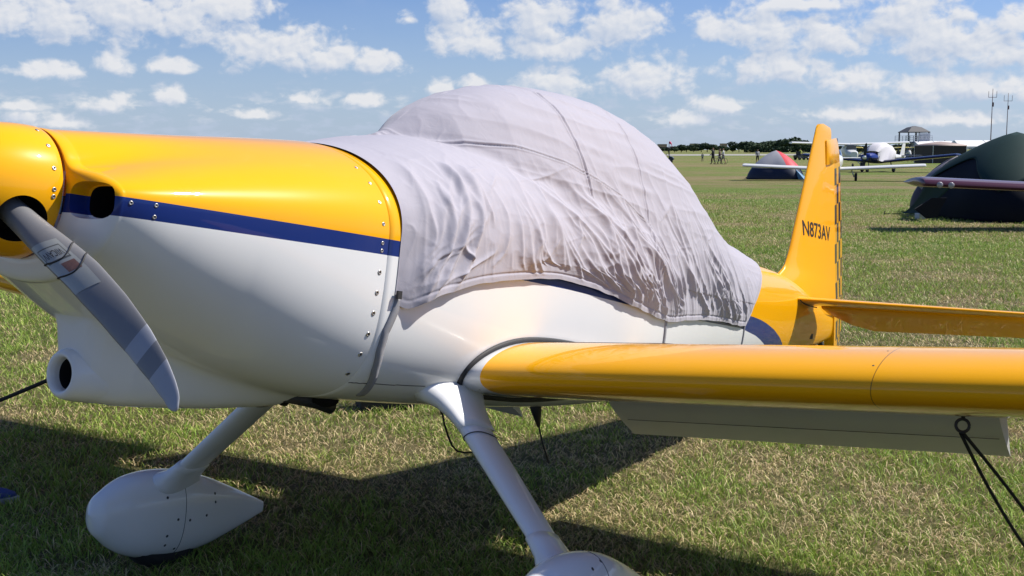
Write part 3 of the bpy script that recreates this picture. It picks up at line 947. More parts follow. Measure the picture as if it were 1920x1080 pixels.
def blade_mat():
    m, t, b = new_mat('blade_paint')
    tc = t.node('ShaderNodeTexCoord'); x, y, z = t.sep(tc.outputs['Object'])
    # blade objects are modelled along local x
    bow = t.math('MULTIPLY', t.math('MULTIPLY', y, y), 1.5)
    r = t.math('ADD', x, bow)
    g1 = (0.185, 0.185, 0.19, 1); g2 = (0.34, 0.35, 0.38, 1)
    c = t.mix(t.math('GREATER_THAN', r, .665), g1, g2)
    c = t.mix(t.math('GREATER_THAN', r, .715), c, g1)
    c = t.mix(t.math('GREATER_THAN', r, .768), c, g2)
    n = t.noise(tc.outputs['Object'], 40.0, 5.0, 0.6)
    c = t.mix(t.math('MULTIPLY', t.smooth(n, .5, .8), .2), c, (0.3, 0.28, 0.25, 1))
    t.l.new(c, b.inputs['Base Color']); b.inputs['Roughness'].default_value = 0.42; b.inputs['Coat Weight'].default_value = 0.1
    return m
M_BLADE = blade_mat()
chord_t = cat_interp([.10, .16, .22, .30, .42, .56, .68, .77, .83, .86, .872], [.064, .066, .071, .079, .085, .082, .072, .058, .043, .029, .010])
thick_t = lerp_interp([.10, .16, .22, .35, .6, .87], [.068, .06, .042, .024, .013, .005])
pitch_t = lerp_interp([.10, .22, .4, .65, .87], [42, 38, 29, 20, 15])
lead_t = lerp_interp([.10, .22, .42, .56, .68, .77, .83, .872], [.0, .008, .022, .022, .016, .006, -.006, -.020])
def blade_point(r, q, side):
    """r along blade; q in [-1,1] across (1 = leading edge); side = +-1 face"""
    ch = float(chord_t(r)); tk = float(thick_t(r)) * side * max(0.0, 1 - abs(q) ** 2.4) ** .6 / 2
    y = q * ch / 2 + float(lead_t(r)); p = rad(float(pitch_t(r)))
    return (r, y * math.cos(p) + tk * math.sin(p), -y * math.sin(p) * 1.0 + tk * math.cos(p))
def build_blade(sgn):
    rings = []
    qs = np.sin(np.linspace(-PI / 2, PI / 2, 17))
    for r in np.concatenate([np.linspace(.07, .8, 44), np.linspace(.81, .872, 10)]):
        ring = [blade_point(r, q, 1) for q in qs] + [blade_point(r, q, -1) for q in qs[::-1][1:-1]]
        rings.append(ring)
    v, f = loft(rings)
    o = mobj('propeller_blade', v, f, M_BLADE, plane)
    # local x -> along blade, local y -> in disc plane towards leading edge, local z -> forward (-X body)
    a, t_ = blade_frame(sgn)
    M = Matrix(((0, 0, -1), (-a[1], -t_[1], 0), (a[2], t_[2], 0))).to_4x4()
    o.matrix_local = Matrix.Translation(L((PX, 0, 0))) @ M
    return o
blades = [build_blade(1), build_blade(-1)]
M_LABEL = simple('label_white', (0.32, 0.33, 0.31), 0.35, coat=0.4)
M_LABEL2 = simple('label_border', (0.10, 0.105, 0.10), 0.5)
M_PIC = simple('label_picture', (0.16, 0.085, 0.07), 0.45, var=0.5, vscale=90)
def blade_patch(bl, name, r0, r1, q0, q1, mat, lift, slant=0.0, n=10):
    v = []; f = []
    for i in range(n + 1):
        for j in range(n + 1):
            q = q0 + (q1 - q0) * j / n; r = r0 + (r1 - r0) * i / n + slant * (q - q0)
            p = np.array(blade_point(r, q, 1)); v.append((p[0], p[1] + lift * .4, p[2] + lift))
    for i in range(n):
        for j in range(n): f.append((i * (n + 1) + j, i * (n + 1) + j + 1, (i + 1) * (n + 1) + j + 1, (i + 1) * (n + 1) + j))
    return mobj(name, v, f, mat, bl)
for bl in blades:
    lab = blade_patch(bl, 'label', .262, .455, -.93, .50, M_LABEL, .0008, .02)
    blade_patch(bl, 'label_border', .285, .340, -.84, .36, M_LABEL2, .0011, .02)
    blade_patch(bl, 'label_panel', .290, .335, -.80, .32, M_LABEL, .0014, .02)
    blade_patch(bl, 'label_picture', .362, .398, -.35, .34, M_PIC, .0012, .02)
    for rb in (.352, .408):
        bd = Build()
        pts = [blade_point(rb - .03 * q * q, q, 1) for q in np.linspace(-1, 1, 18)] + [blade_point(rb - .03 * q * q, q, -1) for q in np.linspace(1, -1, 18)]
        bd.tube([(p[0], p[1] * 1.005, p[2] + (.0012 if i < 18 else -.0012)) for i, p in enumerate(pts)], .0022, 6, False)
        bd.obj('elastic_band', M_BLK, bl, smooth=True)
    me, co = text_mesh('VIICAVV', 1.0, 0.0)
    tw2, th2 = co[:, 0].max(), co[:, 1].max()
    def on_blade(a, b_):
        q = .24 - 1.0 * (a / tw2); r = .301 + .024 * (b_ / th2) + .02 * (q + .84)
        p = blade_point(r, q, 1); return (p[0], p[1] + .0008, p[2] + .0019)
    put_text(me, co, on_blade, 'label_lettering', M_LET, bl)
# screws round the spinner rim
for a in (64, 42, 20, 2, -4, 100, 140, 180, 220, 260):
    t_ = rad(a); screw(spinner, (-.945, .1655 * math.cos(t_), .1655 * math.sin(t_)), (0.06, math.cos(t_), math.sin(t_)), .0058)

# ---- undercarriage
def leg_ring(c, ax, chord, thick, n=24):
    """streamline section at c, chord mostly along X, perpendicular to ax"""
    ax = ax / np.linalg.norm(ax); cd = np.array([1.0, 0, 0]) - ax * ax[0]; cd /= np.linalg.norm(cd); td = np.cross(ax, cd)
    r = []
    for k in range(n):
        a = 2 * PI * k / n; x = .5 * (1 - math.cos(a)); t_ = thick / .2 * (0.2969 * math.sqrt(x) - 0.1260 * x - 0.3516 * x**2 + 0.2843 * x**3 - 0.1015 * x**4)
        r.append(c + cd * (x - .42) * chord + td * (t_ if a < PI else -t_))
    return r
for s in (1, -1):
    top = np.array([.455, s * .375, -.47]); bot = np.array([.395, s * .862, -.915 if s > 0 else -.935]); ax = bot - top
    rr = [Ls(leg_ring(top + ax * k, ax, .168 - .026 * k, .047 - .007 * k)) for k in np.linspace(0, 1, 8)]
    v, f = loft(rr); leg = mobj('gear_leg', v, f, M_WHT, plane)
    # flared fairing where the leg leaves the body
    rr = []
    for k, (cx, y, z, chd, tk) in enumerate(((.44, .335, -.445, .35, .105), (.44, .368, -.456, .31, .088), (.445, .395, -.480, .25, .070), (.448, .428, -.513, .205, .058), (.449, .455, -.540, .186, .053), (.447, .475, -.558, .178, .051))):
        a_ = ax if k > 3 else ax * (k / 4) + np.array([0, s * 1, -.25]) * (1 - k / 4) * .6
        rr.append(Ls(leg_ring(np.array([cx, s * y, z]), a_, chd, tk, 32)))
    v, f = loft(rr); mobj('leg_fairing', v, f, M_WHT, leg)
    rr = []
    for k, (q, chd, tk) in enumerate(((.83, .162, .050), (.87, .166, .052), (.93, .18, .060), (.98, .22, .085), (1.04, .27, .12))):
        rr.append(Ls(leg_ring(top + ax * q, ax, chd, tk, 32)))
    v, f = loft(rr); mobj('lower_leg_fairing', v, f, M_WHT, leg)
    bd = Build(); pts = leg_ring(top + ax * .245, ax, .166, .050); bd.tube(Ls(pts + pts[:1]), .0018, 5, False); bd.obj('leg_joint', M_SCREWD, leg, smooth=True)
pant_top = cat_interp([.078, .10, .14, .20, .28, .38, .48, .60, .72, .85, .94], [-1.025, -.97, -.93, -.89, -.866, -.858, -.867, -.900, -.945, -1.000, -1.040])
pant_bot = cat_interp([.078, .10, .14, .20, .28, .38, .50, .62, .74, .85, .94], [-1.025, -1.088, -1.135, -1.182, -1.214, -1.226, -1.224, -1.204, -1.165, -1.125, -1.090])
pant_w = cat_interp([.078, .10, .14, .20, .28, .38, .48, .60, .72, .85, .94], [.001, .045, .068, .088, .104, .109, .105, .088, .060, .028, .008])
PY = .925
def pant_R(X, a):
    zt, zb, w = float(pant_top(X)), float(pant_bot(X)), float(pant_w(X)); zc = zt * .5 + zb * .5
    n = 2.3
    q = (abs(math.cos(a)) ** n + abs(math.sin(a)) ** n) ** (-1 / n)
    return w * q * math.cos(a), zc + (zt - zb) / 2 * q * math.sin(a)
for s in (1, -1):
    pz_ = (lambda z: z) if s > 0 else (lambda z: -1.21 + (z + 1.207) * .91)
    rr = []
    for X in list(.078 + .05 * np.linspace(0, 1, 8) ** 2) + list(np.linspace(.14, .94, 34)):
        rr.append(Ls([(X, s * PY + pant_R(X, a)[0], pz_(pant_R(X, a)[1])) for a in np.arange(48) * 2 * PI / 48]))
    v, f = loft(rr); pant = mobj('wheel_fairing', v, f, M_WHT, plane, sharp=60)
    gzw = -(TB[2] - .42 * st) / ct
    bd = Build(); tr = .178; bd.lathe([(-.060, .07), (-.062, tr - .04), (-.05, tr - .012), (-.03, tr), (.03, tr), (.05, tr - .012), (.062, tr - .04), (.060, .07)], 'Y', 36, L((.42, s * PY, gzw + tr - .004))); bd.obj('tyre', M_BLK, plane, smooth=True)
    # screws and the split line of the fairing; dots as seen on the inboard / outboard faces
    def pant_pt(X, a):
        e = 1e-3; P = lambda X, a: np.array([X, s * PY + pant_R(X, a)[0], pz_(pant_R(X, a)[1])])
        p = P(X, a); n = np.cross(P(X, a + e) - p, P(X + e, a) - p); n /= np.linalg.norm(n)
        if n[1] * math.cos(a) + n[2] * math.sin(a) < 0: n = -n
        return p, n
    for side in (0, PI):
        for (X, deg) in ((.36, 52), (.43, 60), (.345, 26), (.40, -3), (.46, -5), (.55, 0), (.36, -24), (.365, -38), (.42, -46), (.41, -66), (.60, 34), (.60, 20)):
            a = rad(deg) if side == 0 else PI - rad(deg)
            p, n = pant_pt(X, a); hole_disc(pant, p, n, .0055)
        bd = Build(); pts = []
        for deg in np.linspace(-80, 86, 30):
            a = rad(deg) if side == 0 else PI - rad(deg); p, n = pant_pt(.435, a); pts.append(L(p + n * .0001))
        bd.tube(pts, .0011, 5); bd.obj('split_line', M_SCREWD, pant, smooth=True)

# ---- belly details
Y0 = 0.0
def belly(u, v, y=0.0): return body_pt(u, v, 1, y)
bd = Build()
p0 = belly(823, 752); bd.tube([L(p) for p in (belly(826, 745), belly(830, 775))], [.018, .008], 8)
bd.tube([L(belly(u, v)) for u, v in ((829, 772), (833, 795), (841, 820), (848, 836), (858, 846), (872, 849), (886, 848))], .0042, 6); bd.obj('whip_antenna', M_BLK, plane, smooth=True)
bd = Build(); bd.tube([L(p) for p in (belly(1002, 750), belly(1006, 772), belly(1010, 800))], [.03, .022, .007], 8); bd.tube([L(belly(u, v)) for u, v in ((1010, 798), (1017, 830), (1029, 868))], .004, 6); bd.obj('whip_antenna', M_BLK, plane, smooth=True)
# exhaust outlet behind the scoop
bd = Build(); rr = []
for X, w_, zt_, zb_ in ((.06, .185, -.44, -.515), (.115, .18, -.45, -.53), (.15, .15, -.46, -.528), (.155, .12, -.47, -.515)):
    rr.append(Ls([(X, w_ * math.copysign(abs(math.cos(a)) ** .6, math.cos(a)), (zt_ + zb_) / 2 + (zt_ - zb_) / 2 * math.copysign(abs(math.sin(a)) ** .6, math.sin(a))) for a in np.arange(24) * 2 * PI / 24]))
v, f = loft(rr); mobj('cooling_outlet', v, f, M_DARK, plane)
for s in (.1, -.1):
    bd = Build(); bd.tube([L((-.05, s, -.49)), L((.10, s, -.512)), L((.17, s, -.530))], .022, 14, True); bd.obj('exhaust_pipe', M_IRON, plane, smooth=True)

# ------------------------------------------------------------------ fabric cover over the canopy
def fabric_mat():
    m, t, b = new_mat('cover_fabric')
    tc = t.node('ShaderNodeTexCoord')
    n = t.noise(tc.outputs['Object'], 2.2, 5.0, 0.6)
    c = t.mix(n, (0.36, 0.345, 0.395, 1), (0.405, 0.386, 0.435, 1))
    t.l.new(c, b.inputs['Base Color'])
    b.inputs['Roughness'].default_value = 0.75; b.inputs['Sheen Weight'].default_value = 0.2; b.inputs['Specular IOR Level'].default_value = 0.2
    fine = t.noise(tc.outputs['Object'], 26.0, 4.0, 0.55, 0.6)
    weave = t.noise(tc.outputs['Object'], 420.0, 2.0, 0.5)
    bp = t.node('ShaderNodeBump'); bp.inputs['Strength'].default_value = 0.22; bp.inputs['Distance'].default_value = 0.006
    t.l.new(t.math('ADD', fine, t.math('MULTIPLY', weave, 0.06)), bp.inputs['Height']); t.l.new(bp.outputs[0], b.inputs['Normal'])
    return m
M_FAB = fabric_mat()
cov_top = cat_interp([0, .10, .25, .40, .45, .51, .60, .712, .87, 1.06, 1.386, 1.74, 2.154, 2.40, 2.587, 2.78, 2.94, 3.10, 3.3, 3.62, 3.75],
                     [.300, .318, .360, .405, .440, .487, .545, .600, .660, .708, .754, .760, .705, .630, .548, .455, .387, .345, .318, .284, .275])
cov_hem = cat_interp([0, .047, .12, .305, .50, .638, .92, 1.383, 1.592, 1.91, 2.05, 2.42, 3.0, 3.167, 3.75],
                     [-.172, -.190, -.160, -.113, -.075, -.055, -.037, -.072, -.102, -.135, -.128, -.107, -.107, -.107, -.107])
def side_xz(u, v):
    Y = .42
    for _ in range(60):
        p = body_pt(u, v, 1, Y); zz_ = max(-.49, min(0, p[2])); n_ = float(nlow(p[0]))
        Y = .6 * Y + .4 * float(wid(p[0])) * max(.02, 1 - (abs(zz_) / float(zbot(p[0]))) ** n_) ** (1 / n_)
    return (p[0], p[2])
def build_cover():
    NX, NS = 820, 620
    cov = empty('canopy_cover', tuple(B0))
    cov.rotation_euler = plane.rotation_euler
    tag(cov, 'wrinkled lavender-grey fabric cover strapped over the airplane canopy', 'airplane cover')
    u = np.linspace(0, 1, NX)[:, None] * np.ones((1, NS)); s = np.ones((NX, 1)) * np.linspace(-1, 1, NS)[None, :]     # s: -1 port hem, 0 ridge, 1 starboard hem
    a_s = np.abs(s)
    xend = 3.66 - .50 * a_s ** 1.2
    X = 0.004 + (xend - .004) * u
    zt = cov_top(X); hem = cov_hem(X); w = wid(X) + .0015 + .008 * np.clip(u / .05, 0, 1)
    # section: hem -> straight up the side -> over the bubble
    side_h = np.maximum(0.02 - hem, .02)
    # arc split: first part of |s| near 1 is the straight side
    n_up = np.interp(X, [0, .3, .6, 2.4, 3.0, 3.7], [2.1, 2.15, 2.1, 2.1, 2.1, 2.05])
    split = 0.80
    ang = np.clip(a_s / split, 0, 1) * PI / 2           # 0 at ridge, pi/2 at side
    # even out the arc for tall bubbles
    ang = ang
    cth, sth = np.cos(ang), np.sin(ang)
    def sup(wd, h, n_):
        q_ = ((np.maximum(sth, 1e-6) / wd) ** n_ + (np.maximum(cth, 1e-6) / h) ** n_) ** (-1 / n_)
        return q_
    deck_h = np.interp(X, [0, .1, .25, .40, .7, 1.2, 1.8, 4], [.274, .296, .338, .372, .40, .42, .42, .42])
    deck_h = np.minimum(deck_h, zt - .02)
    wd_d = np.interp(X, [0, .38, .46, .60, .80, 1.05, 1.4, 2.2, 2.7, 3.2, 4], [.02, .05, .16, .27, .345, .385, .40, .365, .33, .26, .2])
    wd_d = np.minimum(wd_d, w - .01)
    dome = np.where(X > .36, sup(wd_d, zt - .02, 2.25), 0.0)
    rr_ = smax(sup(w, deck_h, 2.1), dome, .022)
    yy = rr_ * sth; zz = .02 + rr_ * cth
    low = a_s > split
    k = (a_s - split) / (1 - split)
    zz = np.where(low, 0.02 + (hem - .02) * k, zz)
    # below the sill follow the body side
    R = sec_R(X.ravel(), np.arctan2(np.minimum(zz, 0).ravel(), w.ravel())).reshape(X.shape)
    bodyw = np.where(zz < 0, np.sqrt(np.maximum(R * R - np.minimum(zz, 0) ** 2, .01)) + w - wid(X), w)
    yy = np.where(low, bodyw, yy)
    # --- cloth relief, in metres. p = girth coordinate (down the side), X = along
    dz_ = np.gradient(zz, axis=1); dy_ = np.gradient(yy, axis=1)
    girth = np.cumsum(np.sqrt(dz_**2 + dy_**2), axis=1); mid = girth[:, NS // 2:NS // 2 + 1]; gd = np.abs(girth - mid)      # distance from ridge
    side_sign = np.where(s < 0, 1, 7.0)
    # folds fan: upright at the front, raked aft behind the bubble top
    rake = np.interp(X, [0, .35, .8, 1.3, 2.0, 2.8, 3.6], [-.15, .10, .45, .95, 1.15, 1.0, .7])
    warp = (fbm(X * 2.2 + side_sign, gd * 2.2, 3, 3) - .5) * .16
    across = X - rake * (gd - .55) + warp
    along = gd + rake * X * .3
    def ridged(ac_, al_, fx_, fy_, seed, sharp):
        n_ = vnoise(ac_ * fx_ + side_sign, al_ * fy_, seed) * .72 + vnoise(ac_ * fx_ * 2.1 + 3, al_ * fy_ * 2.3 + side_sign, seed + 1) * .28
        return np.exp(-np.abs(2 * n_ - 1) * sharp)            # knife-edged ridges
    wx_ = (fbm(X * 5 + side_sign, gd * 5, 5, 3) - .5) * .13; wy_ = (fbm(X * 5 + 9 + side_sign, gd * 5, 6, 3) - .5) * .13
    big = ridged(across, along, 4.6, .9, 41, 3.2)
    med = ridged(across + .4 * wx_, along, 9.5, 1.9, 57, 3.6)
    fin_ = ridged(across + .3 * wy_, along, 22.0, 5.0, 71, 3.0)
    across2 = X + .45 * (gd - .55) + warp * 1.6
    cross = ridged(across2, gd - .3 * X, 6.0, 1.5, 43, 4.0)
    crease = ridged(X + wx_, gd + wy_, 8.0, 8.0, 91, 5.0)
    crease2 = ridged(X + wy_, gd - wx_, 15.0, 13.0, 97, 4.0)
    crump = fbm(X * 9 + side_sign, gd * 11, 91, 3, .5) - .5
    top_smooth = np.clip((gd - .10) / .40, 0, 1)
    sidey = np.clip((.42 - zz) / .40, 0, 1)
    deck = np.clip((.45 - X) / .25, 0, 1)                    # flat deck ahead of the windscreen
    amp = (.10 + .90 * sidey) * (0.25 + .75 * top_smooth) * (1 - .35 * deck)
    patchy = np.clip(3.2 * fbm(X * 1.9, gd * 1.8 + side_sign, 13, 2) - .85, .2, 1.5)
    patchy2 = np.clip(3.0 * fbm(X * 2.3 + 40, gd * 2.0 + side_sign, 19, 2) - 1.0, .0, 1.4)
    disp = amp * (patchy * (.008 * big + .006 * med) + .0035 * fin_ + patchy2 * .005 * cross) + (.35 + .65 * sidey) * (.0045 * crease * (.3 + patchy2) + .0016 * crease2 + .0035 * crump)
    # long tension folds that run from the straps up towards the bubble
    rf = np.random.default_rng(29)
    H_ = NS // 2; Xh = X[:, :H_]; Th = a_s[:, :H_]; fold = np.zeros_like(Xh)
    wav = (fbm(Xh * 3.0, Th * 5.0, 61, 2) - .5) * .07
    def add_fold(xa, ta, xb, tb, wd, hh, bend, asym):
        """from (xa, ta) low on the side to (xb, tb) higher up"""
        q = np.clip((ta - Th) / max(ta - tb, .05), 0, 1)
        path = xa + (xb - xa) * q + bend * np.sin(PI * q)
        slope = abs((xb - xa) / (max(ta - tb, .05) * 1.15)); cosl = 1 / math.sqrt(1 + slope * slope)
        d_ = (Xh + wav - path) * cosl
        ww = np.where(d_ < 0, wd, wd * asym) * (.7 + .8 * q)
        prof_ = np.exp(-(np.abs(d_) / ww) ** 1.25)
        env = np.clip((ta + .02 - Th) / .06, 0, 1) * np.clip((Th - tb) / (.45 * (ta - tb)), 0, 1)
        return hh * prof_ * env
    spec = []
    for _ in range(17):          # front strap: fan up and back
        ta = .97 - .12 * rf.random(); tb = .30 + .40 * rf.random(); spec.append((.05 + .22 * rf.random() ** 1.5, ta, .06 + .50 * rf.random(), tb, .007 + .013 * rf.random(), .45, .05 * rf.normal() + .05, .60 + .4 * rf.random()))
    for _ in range(36):          # middle strap: long raked folds coming down from the bubble
        ta = 1.0 - .20 * rf.random(); tb = .22 + .45 * rf.random(); xa = 1.93 + .16 * rf.normal() - .5 * rf.random() ** 2; spec.append((xa, ta, xa - (.20 + .75 * rf.random()) * (ta - tb) / .6, tb, .006 + .013 * rf.random(), .62, .035 * rf.normal() - .02, .60 + .4 * rf.random()))
    for _ in range(22):          # rear strap
        ta = 1.0 - .25 * rf.random(); tb = .15 + .5 * rf.random(); xa = 2.95 + .18 * rf.normal() - .5 * rf.random() ** 1.5; spec.append((min(xa, 3.2), ta, xa - (.25 + .55 * rf.random()) * (ta - tb) / .6, tb, .006 + .012 * rf.random(), .60, .03 * rf.normal(), .60 + .4 * rf.random()))
    for _ in range(34):          # soft upright folds on the flat side between the straps
        ta = .98 - .3 * rf.random(); tb = ta - .18 - .32 * rf.random(); xa = .3 + 1.25 * rf.random(); spec.append((xa, ta, xa - .10 * rf.random() - .12 * (xa > .9), max(tb, .2), .007 + .014 * rf.random(), .40, .04 * rf.normal(), .5 + .5 * rf.random()))
    for _ in range(14):          # short cross puckers
        ta = .95 - .5 * rf.random(); xa = .2 + 2.6 * rf.random(); spec.append((xa, ta, xa + .18 * rf.normal() + .10, ta - .05 - .10 * rf.random(), .005 + .006 * rf.random(), .40, 0.0, .6))
    for (xa, ta, xb, tb, wd, k_, bend, asym) in spec:
        wd = wd * 1.25 + .004; k_ *= .72
        fold = np.maximum(fold, add_fold(xa, ta, xb, tb, wd, wd * k_ * 2.0, bend, asym) ) + .35 * np.minimum(fold, add_fold(xa, ta, xb, tb, wd, wd * k_ * 2.0, bend, asym))
    fold = np.concatenate([fold, fold[:, ::-1]], 1) if fold.shape[1] * 2 == NS else np.concatenate([fold, fold[:, -1:], fold[:, ::-1]], 1)
    disp += fold * .70
    # taut diagonal pulls on the bubble itself, nearly level
    lev = 1 - np.abs(2 * fbm(zz * 15 + .25 * X + side_sign, X * 1.5, 83, 2) - 1)
    disp += (1 - sidey) * np.clip((X - .45) / .2, 0, 1) * .0065 * lev ** 2.5
    # big billow lines at the front corner, curving down to the strap
    for (xa, g0, wdt, hh) in ((.26, .34, .020, .022), (.36, .36, .024, .018), (.16, .42, .018, .013)):
        path = xa + .05 - 1.15 * np.clip(gd - g0 - .10, 0, 1) ** 1.8
        m_ = np.exp(-((X - path) / wdt) ** 2) * np.clip((gd - g0) / .08, 0, 1) * np.clip((1.0 - gd) / .2, 0, 1)
        disp += hh * m_
    # sewn seams: windscreen arc, hoop behind it, side panel
    def seam(dist, wd=.005, depth=.006): return -depth * np.exp(-(dist / wd) ** 2) + depth * .55 * np.exp(-((np.abs(dist) - 2.1 * wd) / wd) ** 2)
    wind = X - (.40 + 1.05 * np.clip(gd / .62, 0, 1.3) ** 2.0)
    disp += np.where(zz > .24, seam(wind * .8), 0)
    hoop = X - (1.08 + .10 * np.clip(gd / .5, 0, 1.5))
    disp += np.where((zz > .30), seam(hoop), 0)
    hoop2 = X - (1.62 + .10 * gd)
    disp += np.where((zz > -.5), seam(hoop2) * .8, 0)
    # gathered hem with elastic
    hemk = np.clip((zz - hem) / .05, 0, 1)
    rip = (fbm(X * 7, s * 3 + 4, 101, 2, .5) - .5)
    disp = disp * (.25 + .75 * hemk) + (1 - hemk) * .003 + np.exp(-((zz - hem - .022) / .004) ** 2) * -.003
    # baggy overhang at the front lower corner
    bag = np.exp(-((X - .14) / .13) ** 2) * np.clip((-.04 - zz) / .12, 0, 1)
    disp += bag * .022
    zz = zz + (1 - hemk) * rip * .016
    disp = np.clip(disp, 0.0015, .05)
    disp *= np.clip(u / .035, .03, 1) * np.clip((1 - u) / .02, .2, 1)
    # outward normals
    P = np.stack([X, np.where(s < 0, yy, -yy), zz], -1)
    du = np.gradient(P, axis=0); ds = np.gradient(P, axis=1)
    N = np.cross(du, ds); N /= np.maximum(np.linalg.norm(N, axis=-1, keepdims=True), 1e-9)
    cen = np.stack([X, np.zeros_like(X), np.full_like(X, -.1)], -1)
    flip = np.sign(((P - cen) * N).sum(-1))[..., None]; N *= np.where(flip == 0, 1, flip)
    P2 = P + N * disp[..., None]
    v = P2.reshape(-1, 3); v = np.stack([v[:, 0] - OX, -v[:, 1], v[:, 2] - OZ], 1)
    idx = np.arange(NX * NS).reshape(NX, NS)
    faces = np.stack([idx[:-1, :-1], idx[1:, :-1], idx[1:, 1:], idx[:-1, 1:]], -1).reshape(-1, 4)
    me = bpy.data.meshes.new('fabric'); me.from_pydata(v.tolist(), [], faces.tolist())
    me.materials.append(M_FAB); me.polygons.foreach_set('use_smooth', [True] * len(me.polygons)); me.update()
    bm = bmesh.new(); bm.from_mesh(me); bmesh.ops.recalc_face_normals(bm, faces=bm.faces); bm.to_mesh(me); bm.free()
    o = link(bpy.data.objects.new('fabric', me), cov)
    # straps
    M_STRAP = simple('strap_webbing', (0.27, 0.27, 0.29), 0.75, var=0.15, vscale=120)
    so = surf_strip(cov, 'strap', [side_xz(u_, v_) for u_, v_ in ((747, 560), (737, 590), (722, 622), (712, 655), (703, 692), (692, 722), (675, 740))], .0135, .003, M_STRAP, lambda X_, t_: np.maximum(sec_R(X_, t_), cowl_R(X_, t_) * (X_ < -.045)), .003, 40)
    surf_strip(cov, 'strap', [(1.915, -.12), (1.93, -.20), (1.94, -.27), (1.95, -.40)], .012, .003, M_STRAP, sec_R, .002, 20)
    surf_strip(cov, 'strap', [(3.16, -.09), (3.17, -.16), (3.18, -.24), (3.19, -.33)], .008, .003, M_STRAP, sec_R, .002, 20)
    bd = Build(); p, n = surf(.01, th_at_z(.01, -.155, sec_R), sec_R, .012)
    bd.box(L(p), (.018, .008, .024)); bd.obj('buckle', M_BLK, cov)
    return cov
cover = build_cover()

# ------------------------------------------------------------------ ropes
def rope(name, pts, r, label, group=None):
    bd = Build(); bd.tube(pts, r, 8); o = bd.obj(name, M_ROPE, None, smooth=True)
    return tag(o, label, 'rope', group)
RW = to_world(RING)
g1 = ground_pt(2010, 1128); g2 = ground_pt(2010, 1128)
def sag(a, b_, k, n=14, off=(0, 0, 0)):
    a = np.array(a, float); b_ = np.array(b_, float); out = []
    for q in np.linspace(0, 1, n): out.append(tuple(a + (b_ - a) * q + np.array([0, 0, -k * 4 * q * (1 - q)]) + np.array(off) * math.sin(PI * q)))
    return out
side = np.array([sb, -cb, 0])
rp = [tuple(np.array(p)) for p in sag(g1 + np.array([.02, 0, 0]), RW + np.array([.004, 0, -.006]), .0, 14, off=tuple(side * .03))]
rp2 = [tuple(np.array(p)) for p in sag(RW + np.array([-.004, 0, -.006]), g2 + np.array([-.02, .0, 0]), .012, 14, off=tuple(-side * .018))]
rope('tie_down_rope', rp + rp2, .0052, 'doubled black rope tying the near wing ring to the ground')
SR = to_world((1.01, -1.835, wing_z(1.835) - .12))
kn = at_depth(105, 706, 5.35); ge = ground_pt(-150, 806)
rope('tie_down_rope', [tuple(SR), tuple((SR + kn) / 2 + np.array([0, 0, -.01])), tuple(kn)] + sag(kn, ge, .01, 8)[1:], .010, 'black rope running to the ground in front of the far wing')

# ------------------------------------------------------------------ small things on the grass
def build_shoe():
    p = ground_pt(31, 944)
    t = empty('shoe', (p[0] - .14, p[1], 0.0), 0.25)
    tag(t, 'blue canvas shoe with pale rim standing in the shade left of the airplane wheel', 'shoe')
    M_SH = simple('blue_canvas', (0.05, 0.08, 0.26), 0.8, var=0.25, vscale=60, bump=0.3); M_SO = simple('pale_rubber', (0.45, 0.45, 0.47), 0.6)
    def outline(k, zz):
        r = []
        for a in np.arange(28) * 2 * PI / 28:
            x = .14 * math.cos(a); w = .047 * (1 - .18 * (math.cos(a) < 0)) * (1 - .12 * math.cos(2 * a))
            r.append((x * k[0], w * math.sin(a) * k[1], zz))
        return r
    v, f = loft([outline((1, 1), 0), outline((1.03, 1.05), .008), outline((1.03, 1.05), .024), outline((.98, .97), .028)]); mobj('sole', v, f, M_SO, t)
    rr = []
    for zq, kx, ky, sh in ((.024, .97, .95, 0), (.045, .94, .9, -.004), (.062, .80, .78, -.022), (.078, .58, .66, -.05), (.09, .42, .6, -.072)):
        rr.append([(x + sh, y, z + max(0, -x) * .12 * (zq > .07)) for x, y, z in outline((kx, ky), zq)])
    v, f = loft(rr); mobj('upper', v, f, M_SH, t)
build_shoe()
def small_box(name, c, s, rz, mat, label, cat):
    bd = Build(); bd.box((0, 0, s[2] / 2), s); o = bd.obj(name, mat)
    md = o.modifiers.new('b', 'BEVEL'); md.width = min(s) * .08; md.segments = 2
    o.location = c; o.rotation_euler = (0, 0, rz); return tag(o, label, cat)
pb = ground_pt(722, 764)
small_box('kit_bag', (pb[0], pb[1], 0), (.34, .22, .17), .3, simple('black_nylon', (0.015, 0.015, 0.018), .8), 'black nylon bag lying on the grass behind the airplane belly', 'bag')
pb = ground_pt(741, 768)
small_box('cardboard_box', (pb[0] + .05, pb[1] + .25, 0), (.20, .16, .15), .5, simple('cardboard', (0.40, 0.27, 0.12), .85), 'small tan cardboard box on the grass beside a black bag', 'box')
